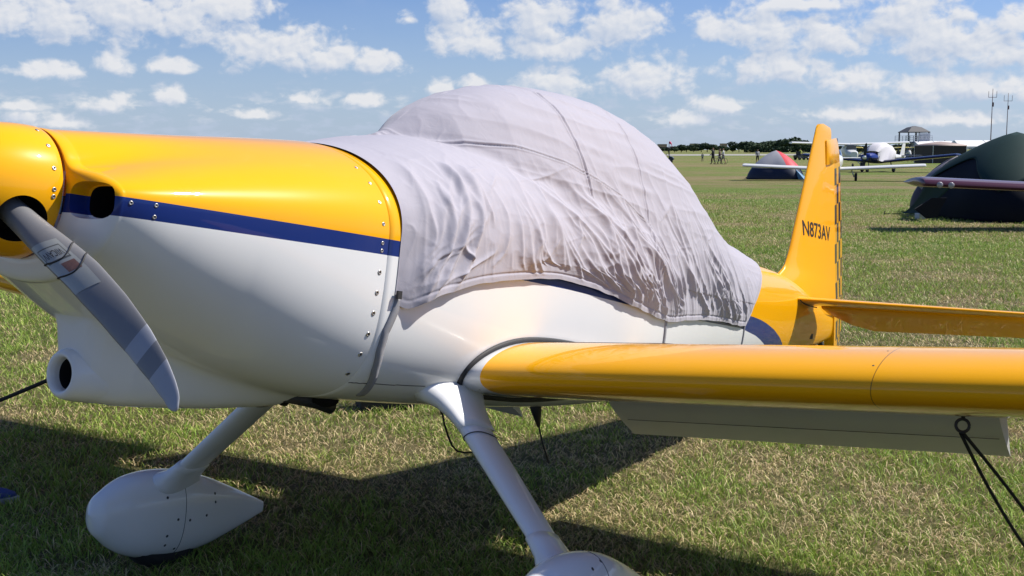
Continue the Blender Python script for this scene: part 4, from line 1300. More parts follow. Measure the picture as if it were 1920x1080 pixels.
# ------------------------------------------------------------------ background: parked aeroplanes
def low_wing(label, loc, heading, half, c_body, c_low, c_wing, chord=1.4, canopy=True, length=6.4, prop_ang=90, spats=False, group=None, wing_z0=.75, lights=False, dih=.075, cowl=None):
    """single-engine low-wing aeroplane; local x = nose, y = its left, z = up, origin on the ground under the wing"""
    t = empty('parked_airplane', loc, heading); tag(t, label, 'airplane', group)
    fx = [-.62 * length, -.45 * length, -.2 * length, 0, .12 * length, .22 * length, .30 * length]
    hw = [.05, .16, .40, .52, .50, .44, .30]; zt = [1.10, 1.2, 1.35, 1.42, 1.38, 1.33, 1.25]; zb = [.98, .80, .62, .58, .60, .66, .80]
    rr = []
    for x in np.linspace(fx[0], fx[-1], 22):
        w_, a, b_ = np.interp(x, fx, hw), np.interp(x, fx, zt), np.interp(x, fx, zb)
        rr.append([(x, w_ * math.copysign(abs(math.cos(q)) ** .8, math.cos(q)), (a + b_) / 2 + (a - b_) / 2 * math.copysign(abs(math.sin(q)) ** .8, math.sin(q))) for q in np.arange(24) * 2 * PI / 24])
    v, f = loft(rr)
    fm = [0] * len(f)
    mats = [c_body, c_low]
    for i, q in enumerate(f):
        zc = sum(v[j][2] for j in q) / len(q); xc = sum(v[j][0] for j in q) / len(q)
        if zc < .98 and len(q) == 4: fm[i] = 1
    if cowl is not None:
        mats.append(cowl)
        for i, q in enumerate(f):
            if sum(v[j][0] for j in q) / len(q) > .13 * length and fm[i] == 0: fm[i] = 2
    mobj('fuselage', v, f, mats, t, True, True, fm)
    fo = foil(14, .14, .02)
    for s in (1, -1):
        rr = []
        for y in (.3, .6, half * .6, half - .12, half - .03, half):
            k = 1.0 if y < half - .1 else (.9 if y < half - .01 else .55)
            rr.append([(.55 - x * chord * k - (1 - k) * .3, s * y, wing_z0 + dih * y + z * chord * k) for x, z in fo])
        v, f = loft(rr)
        wg = mobj('wing', v, f, c_wing, t, sharp=50)
        if lights:
            for yy in (half - .30, half - .52):
                bd = Build(); bd.lathe([(0, .055), (.03, .062), (.045, .05), (.05, .01)], 'X', 16, (.55 + .0 - .03, s * yy, wing_z0 + dih * yy - .01)); bd.obj('landing_light', M_LENS, wg, smooth=True)
    tl = -.60 * length
    rr = [[(tl + .75 - x * .8, 0 + z * .5, 1.1 + 0) for x, z in foil(10, .1, 0)], [(tl + .28 - x * .5, z * .4, 2.0) for x, z in foil(10, .1, 0)]]
    v, f = loft(rr); mobj('fin', v, f, c_body, t, sharp=50)
    for s in (1, -1):
        rr = [[(tl + .7 - x * .75, s * .05, 1.12 + z * .6) for x, z in foil(10, .09, 0)], [(tl + .5 - x * .6, s * 1.35, 1.14 + z * .6) for x, z in foil(10, .09, 0)]]
        v, f = loft(rr); mobj('tailplane', v, f, c_wing, t, sharp=50)
    nx = .30 * length
    bd = Build(); bd.lathe([(nx - .02, .16), (nx + .1, .14), (nx + .2, .09), (nx + .26, .015)], 'X', 16, (0, 0, 1.03)); bd.obj('spinner', c_body, t, smooth=True)
    for s in (0, PI):
        a = rad(prop_ang) + s; rr = []
        for r_, cw in ((.08, .06), (.25, .11), (.6, .12), (.88, .08), (.98, .03)):
            rr.append([(nx + .06 + .012 * math.sin(q), r_ * math.cos(a) - cw * math.cos(q) * math.sin(a), 1.03 + r_ * math.sin(a) + cw * math.cos(q) * math.cos(a)) for q in np.arange(8) * PI / 4])
        v, f = loft(rr); mobj('propeller_blade', v, f, M_BLK, t)
    if canopy:
        rr = []
        for x, h, w_ in ((.75, .0, .30), (.45, .25, .42), (0, .38, .46), (-.6, .33, .42), (-1.2, .12, .30), (-1.5, -.02, .2)):
            rr.append([(x, w_ * math.cos(q), 1.32 + h * math.sin(q) - .05) for q in np.linspace(0, PI, 14)])
        v, f = loft(rr, False); mobj('canopy', v, f, M_GLASS, t)
    for (x, y, r_) in ((.05, 1.15, .20), (.05, -1.15, .20), (nx - .45, 0, .17)):
        bd = Build(); bd.lathe([(-.06, .06), (-.065, r_ - .03), (-.04, r_), (.04, r_), (.065, r_ - .03), (.06, .06)], 'Y', 20, (x, y, r_)); wl = bd.obj('wheel', M_BLK, t, smooth=True)
        bd = Build(); bd.tube([(x, y * .93, r_), (x, y * .80, wing_z0 + .02)], .035, 8) if y else bd.tube([(x, .08, r_), (x, .08, .75)], .03, 8)
        bd.obj('gear_strut', c_low, t, smooth=True)
    return t
M_LENS = simple('lamp_lens', (0.30, 0.28, 0.30), 0.25, coat=0.6)
M_GLASS = simple('dark_glass', (0.03, 0.04, 0.05), 0.08, coat=1.0)
M_PW = paint('parked_white', (0.72, 0.72, 0.70), .35, .6)
M_PBLUE = paint('parked_blue', (0.015, 0.035, 0.22), .3, 1.0)
M_PNAVY = paint('parked_navy', (0.012, 0.016, 0.06), .35, .8)
M_MAROON = paint('parked_maroon', (0.085, 0.03, 0.05), .35, .8)
M_MAR2 = paint('parked_mauve', (0.34, 0.27, 0.31), .35, .8)
def face_cam(p, extra=0.0):
    """heading so that local x points at the camera"""
    return math.atan2(-p[1], -p[0]) + extra

pA = ground_pt(1560, 339); pA = np.array([pA[0], pA[1], 0])
low_wing('white low-wing airplane mostly hidden behind the yellow tail fin', pA, face_cam(pA, -.02), 4.45, M_PW, M_PW, M_PW, group=None, wing_z0=.56, dih=.045, chord=1.3)
pB = ground_pt(1646, 322.5); pB = np.array([pB[0], pB[1], 0])
plB = low_wing('white airplane with blue cowling, dark propeller and navy wing', pB, face_cam(pB, -.42), 5.6, M_PW, M_PNAVY, M_PNAVY, chord=1.6, canopy=False, length=7.2, prop_ang=84, wing_z0=.66, dih=.09, cowl=M_PBLUE)
# white cover on that aeroplane
def white_cover():
    t = empty('canopy_cover', tuple(pB), plB.rotation_euler.z); tag(t, 'plain white cover bundled over the blue-nosed airplane cabin', 'airplane cover')
    rr = []
    rs = np.random.default_rng(3)
    for x, h, w_, b_ in ((1.15, .10, .46, .85), (.8, .42, .56, .75), (.2, .66, .60, .72), (-.5, .68, .60, .74), (-1.3, .50, .55, .76), (-1.8, .25, .46, .85)):
        rr.append([(x + .02 * rs.standard_normal(), w_ * (1.02 + .03 * rs.standard_normal()) * math.copysign(abs(math.cos(q)) ** .6, math.cos(q)), max(b_, 1.36 + h * math.sin(q) * 1.0) if math.sin(q) > .02 else b_ + .05 * rs.standard_normal()) for q in np.linspace(-.15, PI + .15, 22)])
    v, f = loft(rr, False); mobj('fabric', v, f, simple('white_cover_cloth', (0.66, 0.64, 0.66), .8, var=.05), t)
    bd = Build(); bd.tube([(1.1, .5, .8), (1.1, .56, 1.1)], .02, 5); bd.obj('strap', M_BLK, t)
white_cover()
tipD = at_depth(1722, 345, 22.6)
pD = np.array([tipD[0] + 6.4, 22.75, 0])
low_wing('maroon airplane with paired landing lights in its wing tip, beside the green tent', pD, -PI / 2 - .01, 6.4, M_MAROON, M_MAROON, [M_MAROON], chord=1.45, wing_z0=.62, dih=.048, lights=True, length=6.2)
# pale stripe along that wing's upper nose is part of its paint: give the wing its own two-tone material
def two_tone():
    m, t, b = new_mat('maroon_wing_paint'); gloss(t, b, .35, .8)
    tc = t.node('ShaderNodeTexCoord'); x, y, z = t.sep(tc.outputs['Object'])
    zl = t.math('ADD', t.math('MULTIPLY', t.math('ABSOLUTE', y), .048), .700)
    t.l.new(t.mix(t.math('GREATER_THAN', z, zl), (0.075, 0.025, 0.045, 1), (0.17, 0.125, 0.145, 1)), b.inputs['Base Color'])
    return m
M_TWO = two_tone()
for o in bpy.data.objects:
    if o.name.startswith('wing') and o.parent is not None and o.parent.name.startswith('parked_airplane') and o.data.materials[0] == M_MAROON: o.data.materials[0] = M_TWO

def high_wing(label, loc, heading):
    t = empty('parked_airplane', loc, heading); tag(t, label, 'airplane')
    rr = []
    for x, w_, zt_, zb_ in ((1.9, .30, 1.35, .85), (1.5, .48, 1.45, .72), (.9, .52, 1.55, .66), (.7, .52, 1.98, .66), (-.6, .50, 1.98, .68), (-1.4, .36, 1.7, .85), (-4.2, .06, 1.45, 1.25)):
        rr.append([(x, w_ * math.copysign(abs(math.cos(q)) ** .6, math.cos(q)), (zt_ + zb_) / 2 + (zt_ - zb_) / 2 * math.copysign(abs(math.sin(q)) ** .6, math.sin(q))) for q in np.arange(20) * 2 * PI / 20])
    v, f = loft(rr); mobj('fuselage', v, f, M_PW, t, sharp=50)
    for s in (1, -1):
        rr = [[(.75 - x * 1.5, s * y, 2.0 + .03 * y + z * 1.5) for x, z in foil(12, .13, .02)] for y in (.02, 3.5, 5.2)]
        v, f = loft(rr); wg = mobj('wing', v, f, M_PW, t, sharp=50)
        bd = Build(); bd.tube([(.3, s * .5, .85), (.2, s * 2.5, 2.05)], .04, 8); bd.obj('wing_strut', M_PW, t)
        bd = Build(); bd.tube([(-.1, s * .45, .75), (-.1, s * 1.15, .25)], .04, 8); bd.obj('gear_leg', M_PW, t)
        bd = Build(); bd.lathe([(-.07, .05), (-.07, .19), (-.04, .22), (.04, .22), (.07, .19), (.07, .05)], 'Y', 18, (-.1, s * 1.2, .22)); bd.obj('wheel', M_BLK, t, smooth=True)
    bd = Build(); bd.box((.88, 0, 1.76), (.06, .86, .34)); bd.obj('windscreen', M_GLASS, t)
    rr = [[(-3.5 - x * .9, z * .5, 1.4) for x, z in foil(10, .1, 0)], [(-4.0 - x * .6, z * .4, 2.6) for x, z in foil(10, .1, 0)]]
    v, f = loft(rr); mobj('fin', v, f, M_PW, t)
    bd = Build(); bd.lathe([(-.05, .05), (-.05, .17), (.05, .17), (.05, .05)], 'Y', 16, (1.6, 0, .17)); bd.obj('wheel', M_BLK, t)
    return t
pC = ground_pt(1590, 313); high_wing('white high-wing airplane parked behind the blue-nosed one', (pC[0], pC[1], 0), face_cam(pC, .25))

# ------------------------------------------------------------------ tents
def tent_cloth(name, col, rough=.6, spec=.4):
    m = simple(name, col, rough, var=.10, vscale=3.0, bump=0.25, spec=spec)
    return m
def dome_surface(a, b_, H, n=36, m=16, pw=1.6):
    """pole tent on an a x b footprint; ring i of m sits at height fraction i/m"""
    pts = []
    for i in range(m + 1):
        k = i / m; r = max(1e-3, 1 - k ** pw) ** .78; z = H * k
        ring = []
        for j in range(n):
            th = 2 * PI * j / n; e = 3.4 - 1.4 * k
            w_ = (abs(math.cos(th)) ** e + abs(math.sin(th)) ** e) ** (-1 / e)
            pinch = 1 - .06 * math.cos(4 * th) * math.sin(PI * k) ** .8
            ring.append((a * r * w_ * math.cos(th) * pinch, b_ * r * w_ * math.sin(th) * pinch, z))
        pts.append(ring)
    return pts
def green_tent():
    p = np.array([11.65, 26.9, 0])
    t = empty('dome_tent', tuple(p), rad(8)); tag(t, 'large dark green dome tent with navy walls and open side flap', 'tent')
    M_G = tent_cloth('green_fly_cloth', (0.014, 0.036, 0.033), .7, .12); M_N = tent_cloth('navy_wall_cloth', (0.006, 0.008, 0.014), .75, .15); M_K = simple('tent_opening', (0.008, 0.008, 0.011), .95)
    n = 48; pts = dome_surface(1.78, 2.2, 1.94, n, 24, 2.1)
    v, f = loft(pts, True, True, False); mobj('wall', v, f, M_N, t)
    # outer fly: ends in arcs that swing up between the four pole feet
    rr = []; base = dome_surface(1.82, 2.24, 1.975, n, 40, 2.1)
    for j in range(15):
        ring = []
        for k in range(n):
            th = 2 * PI * k / n
            low = .34 + .36 * (0.5 + 0.5 * math.cos(4 * th)) ** .7    # fraction of dome height where the fly ends
            low = low if not (-2.4 < ((th + PI) % (2 * PI) - PI) < -.6) else low
            q = (low + (1 - low) * j / 14) * 40; i0 = min(int(q), 39); fr = q - i0
            ring.append(tuple(np.array(base[i0][k]) * (1 - fr) + np.array(base[i0 + 1][k]) * fr))
        rr.append(ring)
    v, f = loft(rr, True, False, False); fly = mobj('rain_fly', v, f, M_G, t)
    md = fly.modifiers.new('s', 'SOLIDIFY'); md.thickness = .006
    # side porch pulled out to a peg on the left
    pg = ground_pt(1668, 402); inv = t.matrix_basis.inverted()
    peg = inv @ Vector((pg[0], pg[1], .02))
    A = inv @ Vector(tuple(at_depth(1737, 345, 26.3))); Bp = inv @ Vector(tuple(at_depth(1790, 345, 25.2)))
    C = inv @ Vector(tuple(ground_pt(1768, 417)))
    C2 = inv @ Vector(tuple(at_depth(1722, 400, 26.5)))
    vv = []; ff = []; n1, n2 = 14, 10
    for i in range(n1 + 1):
        q = i / n1
        e0 = A.lerp(peg, q) + Vector((0, 0, -.26 * math.sin(PI * q) ** 1.0)) ; e1 = Bp.lerp(C2, q ** .8) + Vector((0, 0, -.05 * math.sin(PI * q)))
        for j in range(n2 + 1): vv.append(tuple(e0.lerp(e1, j / n2) + Vector((0, 0, .03 * math.sin(PI * j / n2) * (1 - q)))))
    for i in range(n1):
        for j in range(n2): ff.append((i * (n2 + 1) + j, i * (n2 + 1) + j + 1, (i + 1) * (n2 + 1) + j + 1, (i + 1) * (n2 + 1) + j))
    po = mobj('porch_flap', vv, ff, M_G, t); md = po.modifiers.new('s', 'SOLIDIFY'); md.thickness = .006
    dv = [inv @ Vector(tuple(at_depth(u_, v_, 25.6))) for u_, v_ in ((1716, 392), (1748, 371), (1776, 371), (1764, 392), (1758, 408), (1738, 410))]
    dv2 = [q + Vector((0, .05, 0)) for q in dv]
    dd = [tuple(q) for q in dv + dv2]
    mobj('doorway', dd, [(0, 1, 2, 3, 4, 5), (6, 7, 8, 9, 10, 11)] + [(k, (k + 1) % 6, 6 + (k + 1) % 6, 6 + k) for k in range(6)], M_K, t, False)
    bd = Build(); bd.tube([tuple(peg), tuple(peg + Vector((-.12, .05, -.01)))], .012, 6); bd.tube([tuple(peg + Vector((-.1, .05, .06))), tuple(peg + Vector((-.12, .06, -.06)))], .012, 6); bd.obj('tent_peg', M_IRON, t)
    return t
gt = green_tent()
pbx = ground_pt(1727, 411)
small_box('storage_box', (pbx[0], pbx[1], 0), (.22, .2, .14), .2, simple('box_white', (.5, .5, .48), .6), 'small white box at the mouth of the green tent', 'box')

def grey_tent():
    p = at_depth(1790, 400, 29.2); t = empty('dome_tent', (p[0], p[1], 0), rad(20)); tag(t, 'small grey and plum dome tent tucked behind the green tent', 'tent')
    M_A = tent_cloth('grey_tent_cloth', (0.22, 0.20, 0.22)); M_B = tent_cloth('plum_tent_mesh', (0.035, 0.028, 0.045))
    n = 40; pts = dome_surface(.92, .95, 1.36, n, 16, 2.2)
    v, f = loft(pts, True, True, False)
    mobj('wall', v, f, M_B, t)
    rr = []
    base = dome_surface(.945, .975, 1.385, n, 40, 2.2)
    for j in range(9):
        ring = []
        for k in range(n):
            th = 2 * PI * k / n; low = .40 + .35 * (.5 + .5 * math.cos(3 * th + .6)); q = (low + (1 - low) * j / 8) * 40; i0 = min(int(q), 39); fr = q - i0
            ring.append(tuple(np.array(base[i0][k]) * (1 - fr) + np.array(base[i0 + 1][k]) * fr))
        rr.append(ring)
    v, f = loft(rr, True, False, False); o = mobj('rain_fly', v, f, M_A, t); md = o.modifiers.new('s', 'SOLIDIFY'); md.thickness = .006
    for k0 in (0, .8, 1.57, 2.36):
        bd = Build(); pl = [(1.02 * max(1e-3, 1 - q ** 2.2) ** .78 * math.cos(k0), 1.02 * max(1e-3, 1 - q ** 2.2) ** .78 * math.sin(k0), 1.40 * q) for q in np.linspace(0, 1, 14)]
        pl2 = [(-x, -y, z) for x, y, z in pl[::-1][1:]]
        bd.tube(pl + pl2, .014, 6); bd.obj('tent_pole', M_A, t, smooth=True)
grey_tent()

def silver_tent():
    p = ground_pt(1466, 337.0); p[1] += 1.5
    t = empty('dome_tent', (p[0], p[1], 0), rad(-18)); tag(t, 'silver dome tent with a red panel and navy base behind a white wing', 'tent')
    M_S = tent_cloth('silver_cloth', (0.34, 0.34, 0.36), .5); M_R = tent_cloth('red_cloth', (0.62, 0.03, 0.05)); M_NV = tent_cloth('navy_cloth', (0.012, 0.02, 0.05)); M_LB = tent_cloth('pale_blue_cloth', (0.12, 0.26, 0.42))
    n = 48; m_ = 18; pts = dome_surface(1.5, 1.4, 1.52, n, m_, 1.7)
    v, f = loft(pts, True, True, False)
    fm = []
    wall_f, fly_f, red_f = [], [], []
    for q in f:
        zc = sum(v[i][2] for i in q) / len(q); xc = sum(v[i][0] for i in q) / len(q); yc = sum(v[i][1] for i in q) / len(q)
        th = math.degrees(math.atan2(yc, xc))
        if len(q) != 4 or zc < .55: wall_f.append(q)
        elif -55 < th < 25: red_f.append(q)
        else: fly_f.append(q)
    def part(nm, fs, mat, k=1.0):
        used = sorted({i for q in fs for i in q}); mp = {i: j for j, i in enumerate(used)}
        mobj(nm, [tuple(np.array(v[i]) * k) for i in used], [tuple(mp[i] for i in q) for q in fs], mat, t)
    part('wall', wall_f, M_NV); part('rain_fly', fly_f, M_S, 1.01); part('red_panel', red_f, M_R, 1.01)
    bd = Build(); a = [(1.30, -1.22, 0.02), (1.62, -1.55, .02), (1.72, -.6, .02), (1.05, -.9, .62)]
    mobj('door_flap', a, [(0, 1, 3), (1, 2, 3)], M_LB, t, False)
silver_tent()

def canopy_tent():
    p = ground_pt(1771, 306); t = empty('canopy_tent', (p[0], p[1] + 1.5, 0), rad(10)); tag(t, 'tan-topped square canopy tent with dark brown walls', 'tent')
    M_T = tent_cloth('tan_cloth', (0.36, 0.28, 0.24)); M_W = tent_cloth('brown_wall', (0.03, 0.022, 0.022))
    a = 2.0
    rr = [[(sx * a * k, sy * a * k, z) for sx, sy in ((-1, -1), (0, -1), (1, -1), (1, 0), (1, 1), (0, 1), (-1, 1), (-1, 0))] for k, z in ((1.03, 1.93), (1.02, 2.02), (.7, 2.20), (.35, 2.33), (.04, 2.42))]
    v, f = loft(rr, True, False, True); mobj('roof', v, f, M_T, t)
    for i, (cx, cy, sx, sy) in enumerate(((0, -a, 2 * a, .02), (-a, 0, .02, 2 * a), (0, a, 2 * a, .02), (a, 0, .02, 2 * a))):
        bd = Build(); bd.box((cx, cy, .98), (sx if sx > 1 else .02, sy if sy > 1 else .02, 1.94)); bd.obj('wall', M_W, t)
    for sx in (-1, 1):
        for sy in (-1, 1):
            bd = Build(); bd.tube([(sx * (a + .03), sy * (a + .03), 0), (sx * (a + .03), sy * (a + .03), 1.98)], .03, 6); bd.obj('leg', M_PW, t)
canopy_tent()
def marquee(label, u0, u1, dep, ztop_, zeave, depth=6.0):
    x0 = (u0 - 960) / F_PX * dep; x1 = (u1 - 960) / F_PX * dep; w_ = x1 - x0
    t = empty('marquee', ((x0 + x1) / 2, dep, 0)); tag(t, label, 'marquee')
    M_M = M_MQ
    n = max(2, int(w_ / 5))
    for i in range(n):
        a = -w_ / 2 + w_ * i / n; b_ = -w_ / 2 + w_ * (i + 1) / n; c = (a + b_) / 2
        rr = [[(a, 0, zeave - .35), (b_, 0, zeave - .35), (b_, depth, zeave - .35), (a, depth, zeave - .35)], [(a, 0, zeave), (b_, 0, zeave), (b_, depth, zeave), (a, depth, zeave)], [(a + .1, depth / 2 - .1, ztop_), (b_ - .1, depth / 2 - .1, ztop_), (b_ - .1, depth / 2 + .1, ztop_), (a + .1, depth / 2 + .1, ztop_)]]
        v, f = loft(rr, True, False, True); mobj('roof', v, f, M_M, t, False)
    for i in range(n + 1):
        for yy in (0.05, depth - .05):
            bd = Build(); bd.tube([(-w_ / 2 + w_ * i / n, yy, 0), (-w_ / 2 + w_ * i / n, yy, zeave - .1)], .06, 6); bd.obj('post', M_PW, t)
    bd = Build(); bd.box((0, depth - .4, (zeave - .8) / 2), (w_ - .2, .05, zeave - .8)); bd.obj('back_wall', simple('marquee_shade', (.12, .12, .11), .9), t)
M_MQ = simple('marquee_white', (0.74, 0.74, 0.74), .7, var=.03)
marquee('white marquee roof standing between the lookout tower and canopy tent', 1718, 1790, 205, 3.0, 2.3)
marquee('long white marquee roof seen above the green tent shoulder', 1795, 1905, 190, 3.0, 2.0)

# ------------------------------------------------------------------ lookout tower
def lookout():
    dep = 210.0; k = dep / F_PX
    xc = (1708 - 960) * k; t = empty('lookout_tower', (xc, dep, 0), rad(6)); tag(t, 'grey open lookout tower with hipped roof and outside stairs', 'tower')
    M_R_ = simple('tower_roof', (.10, .10, .105), .7); M_P = simple('tower_timber', (.20, .20, .20), .8); M_RL = simple('tower_rail', (.55, .56, .58), .6)
    zr, ze, zd = (280.5 - 238) * k + 1.587, (280.5 - 249) * k + 1.587, (280.5 - 267) * k + 1.587
    w_ = 25 * k
    rr = [[(sx * w_ * q, sy * w_ * q, z) for sx, sy in ((-1, -1), (1, -1), (1, 1), (-1, 1))] for q, z in ((.86, ze - .12), (.86, ze), (.40, zr - .25), (.06, zr))]
    v, f = loft(rr); mobj('roof', v, f, M_R_, t, False)
    bd = Build(); bd.box((-.25, 0, zd - .12), (2.2 * w_, 1.8 * w_, .24)); bd.obj('deck', M_P, t)
    for sx in (-1, 1):
        for sy in (-1, 1):
            bd = Build(); bd.box((sx * w_ * .78, sy * w_ * .78, ze / 2), (.2, .2, ze)); bd.obj('post', M_P, t)
    bd = Build(); bd.box((-.2 * w_, -.78 * w_, (ze + zd) / 2), (.28, .28, ze - zd)); bd.obj('post', M_P, t)
    for (a, b_, y) in ((-1.05 * w_, 1.0 * w_, -.9 * w_), (-1.05 * w_, 1.0 * w_, .9 * w_)):
        for z in (.35, .7, 1.05):
            bd = Build(); bd.box(((a + b_) / 2, y, zd + z), (b_ - a, .05, .06)); bd.obj('rail', M_RL, t)
        for q in np.linspace(0, 1, 8):
            bd = Build(); bd.box((a + (b_ - a) * q, y, zd + .53), (.06, .05, 1.06)); bd.obj('baluster', M_RL, t)
    bd = Build(); bd.box((.42 * w_, -.88 * w_, zd + .75), (.85 * w_, .03, 1.5)); bd.obj('screen_panel', simple('tower_banner', (.55, .57, .62), .7, var=.25, vscale=3), t)
    for i in range(12):
        q = i / 11; bd = Build(); bd.box((-.2 * w_ - q * 1.0 * w_ - .3, -1.05 * w_, zd - .1 - q * (zd - .3)), (.45, .9, .07)); bd.obj('stair_tread', M_RL, t)
    bd = Build(); bd.tube([(-.2 * w_, -1.25 * w_, zd), (-1.35 * w_, -1.25 * w_, .1)], .08, 6); bd.obj('stringer', M_RL, t)
    bd = Build(); bd.box((.1 * w_, 0, zd * .42), (1.3 * w_, 1.3 * w_, zd * .84)); bd.obj('lower_room', simple('tower_wall', (.10, .10, .10), .8), t)
lookout()

# ------------------------------------------------------------------ carts
def cart(label, u, v, rz, roof, body, group, rider=None, length=2.3):
    p = ground_pt(u, v); t = empty('golf_cart', (p[0], p[1], 0), rz); tag(t, label, 'cart', group)
    M_b = paint('cart_' + body[0], body[1], .4, .6)
    bd = Build(); rr = []
    for x, z0, z1 in ((-1.1, .35, .72), (-.6, .28, .80), (.0, .26, .36), (.55, .26, .40), (.72, .28, .85), (1.1, .34, .72), (1.2, .40, .60)):
        rr.append([(x, -.58, z0), (x, .58, z0), (x, .55, z1), (x, -.55, z1)])
    bd.add(*loft(rr)); bd.obj('body', M_b, t)
    if roof is not None:
        M_r = paint('cart_roof_' + roof[0], roof[1], .4, .5); rr = []
        for x, z in ((-1.15, 1.76), (-.9, 1.84), (.5, 1.86), (.75, 1.78)): rr.append([(x, -.62, z - .06), (x, .62, z - .06), (x, .56, z + .03), (x, -.56, z + .03)])
        v_, f_ = loft(rr); mobj('roof', v_, f_, M_r, t, False)
        for sx, dx in ((-.95, 0), (.7, -.12)):
            for sy in (-.5, .5):
                bd = Build(); bd.tube([(sx, sy, .6), (sx + dx, sy, 1.8)], .025, 6); bd.obj('roof_post', M_BLK, t)
    bd = Build(); bd.box((-.35, 0, .78), (.5, 1.0, .14)); bd.box((-.62, 0, 1.05), (.12, 1.0, .5)); bd.obj('seat', M_BLK, t)
    for sx in (-.75, .8):
        for sy in (-.52, .52):
            bd = Build(); bd.lathe([(-.09, .08), (-.1, .2), (-.07, .24), (.07, .24), (.1, .2), (.09, .08)], 'Y', 18, (sx, sy, .24)); bd.obj('wheel', M_BLK, t, smooth=True)
    bd = Build(); bd.tube([(.55, .2, .7), (.3, .2, 1.05)], .02, 6); bd.tube([(.30 + .17 * math.sin(q) * .5, .2 + .17 * math.cos(q), 1.05 + .1 * math.sin(q)) for q in np.linspace(0, 2 * PI, 14)], .015, 5, False); bd.obj('steering_wheel', M_BLK, t)
    return t
YR = ('yellow', (0.66, 0.55, 0.16)); NB = ('navy', (0.03, 0.04, 0.10)); GB = ('grey', (.10, .10, .11))
cart('yellow-roofed golf cart parked directly under the lookout stairs', 1692, 301, .1, YR, GB, 'yellow-roofed carts')
cart('yellow-roofed golf cart with navy body beside the tan canopy tent', 1722, 302, -.15, YR, NB, 'yellow-roofed carts')
cart('yellow-roofed cart glimpsed beneath the white high wing', 1604, 302, .2, YR, GB, 'yellow-roofed carts')
cart('black open utility cart with dark roof on the far grass', 1244, 306, PI + 2.9, ('black', (.03, .03, .035)), ('black', (.025, .026, .03)), None)
cart('dark open cart carrying a person in a lime shirt near the silver tent', 1503, 300, .4, None, ('black', (.025, .026, .03)), None)

# ------------------------------------------------------------------ people
def skin_mat(name, stops):
    """colour by height fraction: list of (z0, colour)"""
    m, t, b = new_mat(name)
    tc = t.node('ShaderNodeTexCoord'); x, y, z = t.sep(tc.outputs['Object'])
    c = (*stops[0][1], 1)
    for z0, col in stops[1:]: c = t.mix(t.math('GREATER_THAN', z, z0), c, (*col, 1))
    n = t.noise(tc.outputs['Object'], 14.0, 3.0, .5)
    c = t.mix(t.math('MULTIPLY', n, .25), c, (0.1, 0.09, 0.09, 1))
    t.l.new(c, b.inputs['Base Color']); b.inputs['Roughness'].default_value = .8
    return m
SKIN = (0.42, 0.24, 0.16)
def person(label, loc, rz, h, shirt, trousers, shoes=(.03, .03, .03), hair=(.04, .03, .02), legs=None, stride=.12, arm=.15, lean=0.0, group=None, seat=False):
    """one continuous body grown from a jointed skeleton"""
    J = {}
    hip = .53; sh = .815
    J['pelvis'] = ((0, 0, hip), .085); J['waist'] = ((0, 0, .60), .080); J['chest'] = ((lean * .6, 0, .73), .095); J['neckb'] = ((lean, 0, .83), .050); J['neck'] = ((lean + .004, 0, .862), .034)
    J['head0'] = ((lean + .012, 0, .895), .050); J['head1'] = ((lean + .012, 0, .945), .060); J['head2'] = ((lean + .005, 0, .982), .036)
    E = [('pelvis', 'waist'), ('waist', 'chest'), ('chest', 'neckb'), ('neckb', 'neck'), ('neck', 'head0'), ('head0', 'head1'), ('head1', 'head2')]
    for s, nm in ((1, 'l'), (-1, 'r')):
        f_ = stride * s
        J['hip' + nm] = ((0, s * .050, hip - .03), .062)
        if seat:
            J['knee' + nm] = ((.22, s * .07, hip - .05), .045); J['ank' + nm] = ((.24, s * .07, hip - .29), .028); J['toe' + nm] = ((.33, s * .075, hip - .31), .022)
        else:
            J['knee' + nm] = ((f_ * .55 + .02, s * .057, .285), .042); J['ank' + nm] = ((f_ - .02, s * .060, .045), .026); J['toe' + nm] = ((f_ + .085, s * .068, .020), .020)
        J['sho' + nm] = ((lean * .9, s * .105, sh - .012), .046); J['elb' + nm] = ((lean * .8 - .02 + arm * .3, s * .135, sh - .185), .031); J['wri' + nm] = ((lean * .8 + arm, s * .130, sh - .33 + arm * .5), .021); J['hand' + nm] = ((lean * .8 + arm + .02, s * .125, sh - .39 + arm * .6), .022)
        E += [('pelvis', 'hip' + nm), ('hip' + nm, 'knee' + nm), ('knee' + nm, 'ank' + nm), ('ank' + nm, 'toe' + nm), ('chest', 'sho' + nm), ('sho' + nm, 'elb' + nm), ('elb' + nm, 'wri' + nm), ('wri' + nm, 'hand' + nm)]
    keys = list(J); me = bpy.data.meshes.new('person')
    me.from_pydata([tuple(c * h for c in J[k][0]) for k in keys], [(keys.index(a), keys.index(b_)) for a, b_ in E], [])
    o = bpy.data.objects.new('person', me); COL.objects.link(o)
    md = o.modifiers.new('skin', 'SKIN'); sv = me.skin_vertices[0].data
    for i, k in enumerate(keys): sv[i].radius = (J[k][1] * h, J[k][1] * h); sv[i].use_root = (k == 'pelvis')
    md.use_smooth_shade = True
    ms = o.modifiers.new('sub', 'SUBSURF'); ms.levels = 1; ms.render_levels = 1
    m2 = evaluated_mesh(o); bpy.data.objects.remove(o)
    st_ = [(-9, shoes), (.05 * h, legs or trousers), (.27 * h if legs else .06 * h, trousers), (.56 * h, shirt), (.845 * h, SKIN), (.955 * h, hair)]
    if seat: st_ = [(-9, shoes), ((hip - .28) * h, trousers), (.58 * h, shirt), (.845 * h, SKIN), (.955 * h, hair)]
    m2.materials.clear(); m2.materials.append(skin_mat('clothes', st_))
    o = bpy.data.objects.new('person', m2); link(o); o.location = loc; o.rotation_euler = (0, 0, rz)
    tag(o, label, 'person', group); return o
def pp(u, v): g = ground_pt(u, v); return (g[0], g[1], 0)
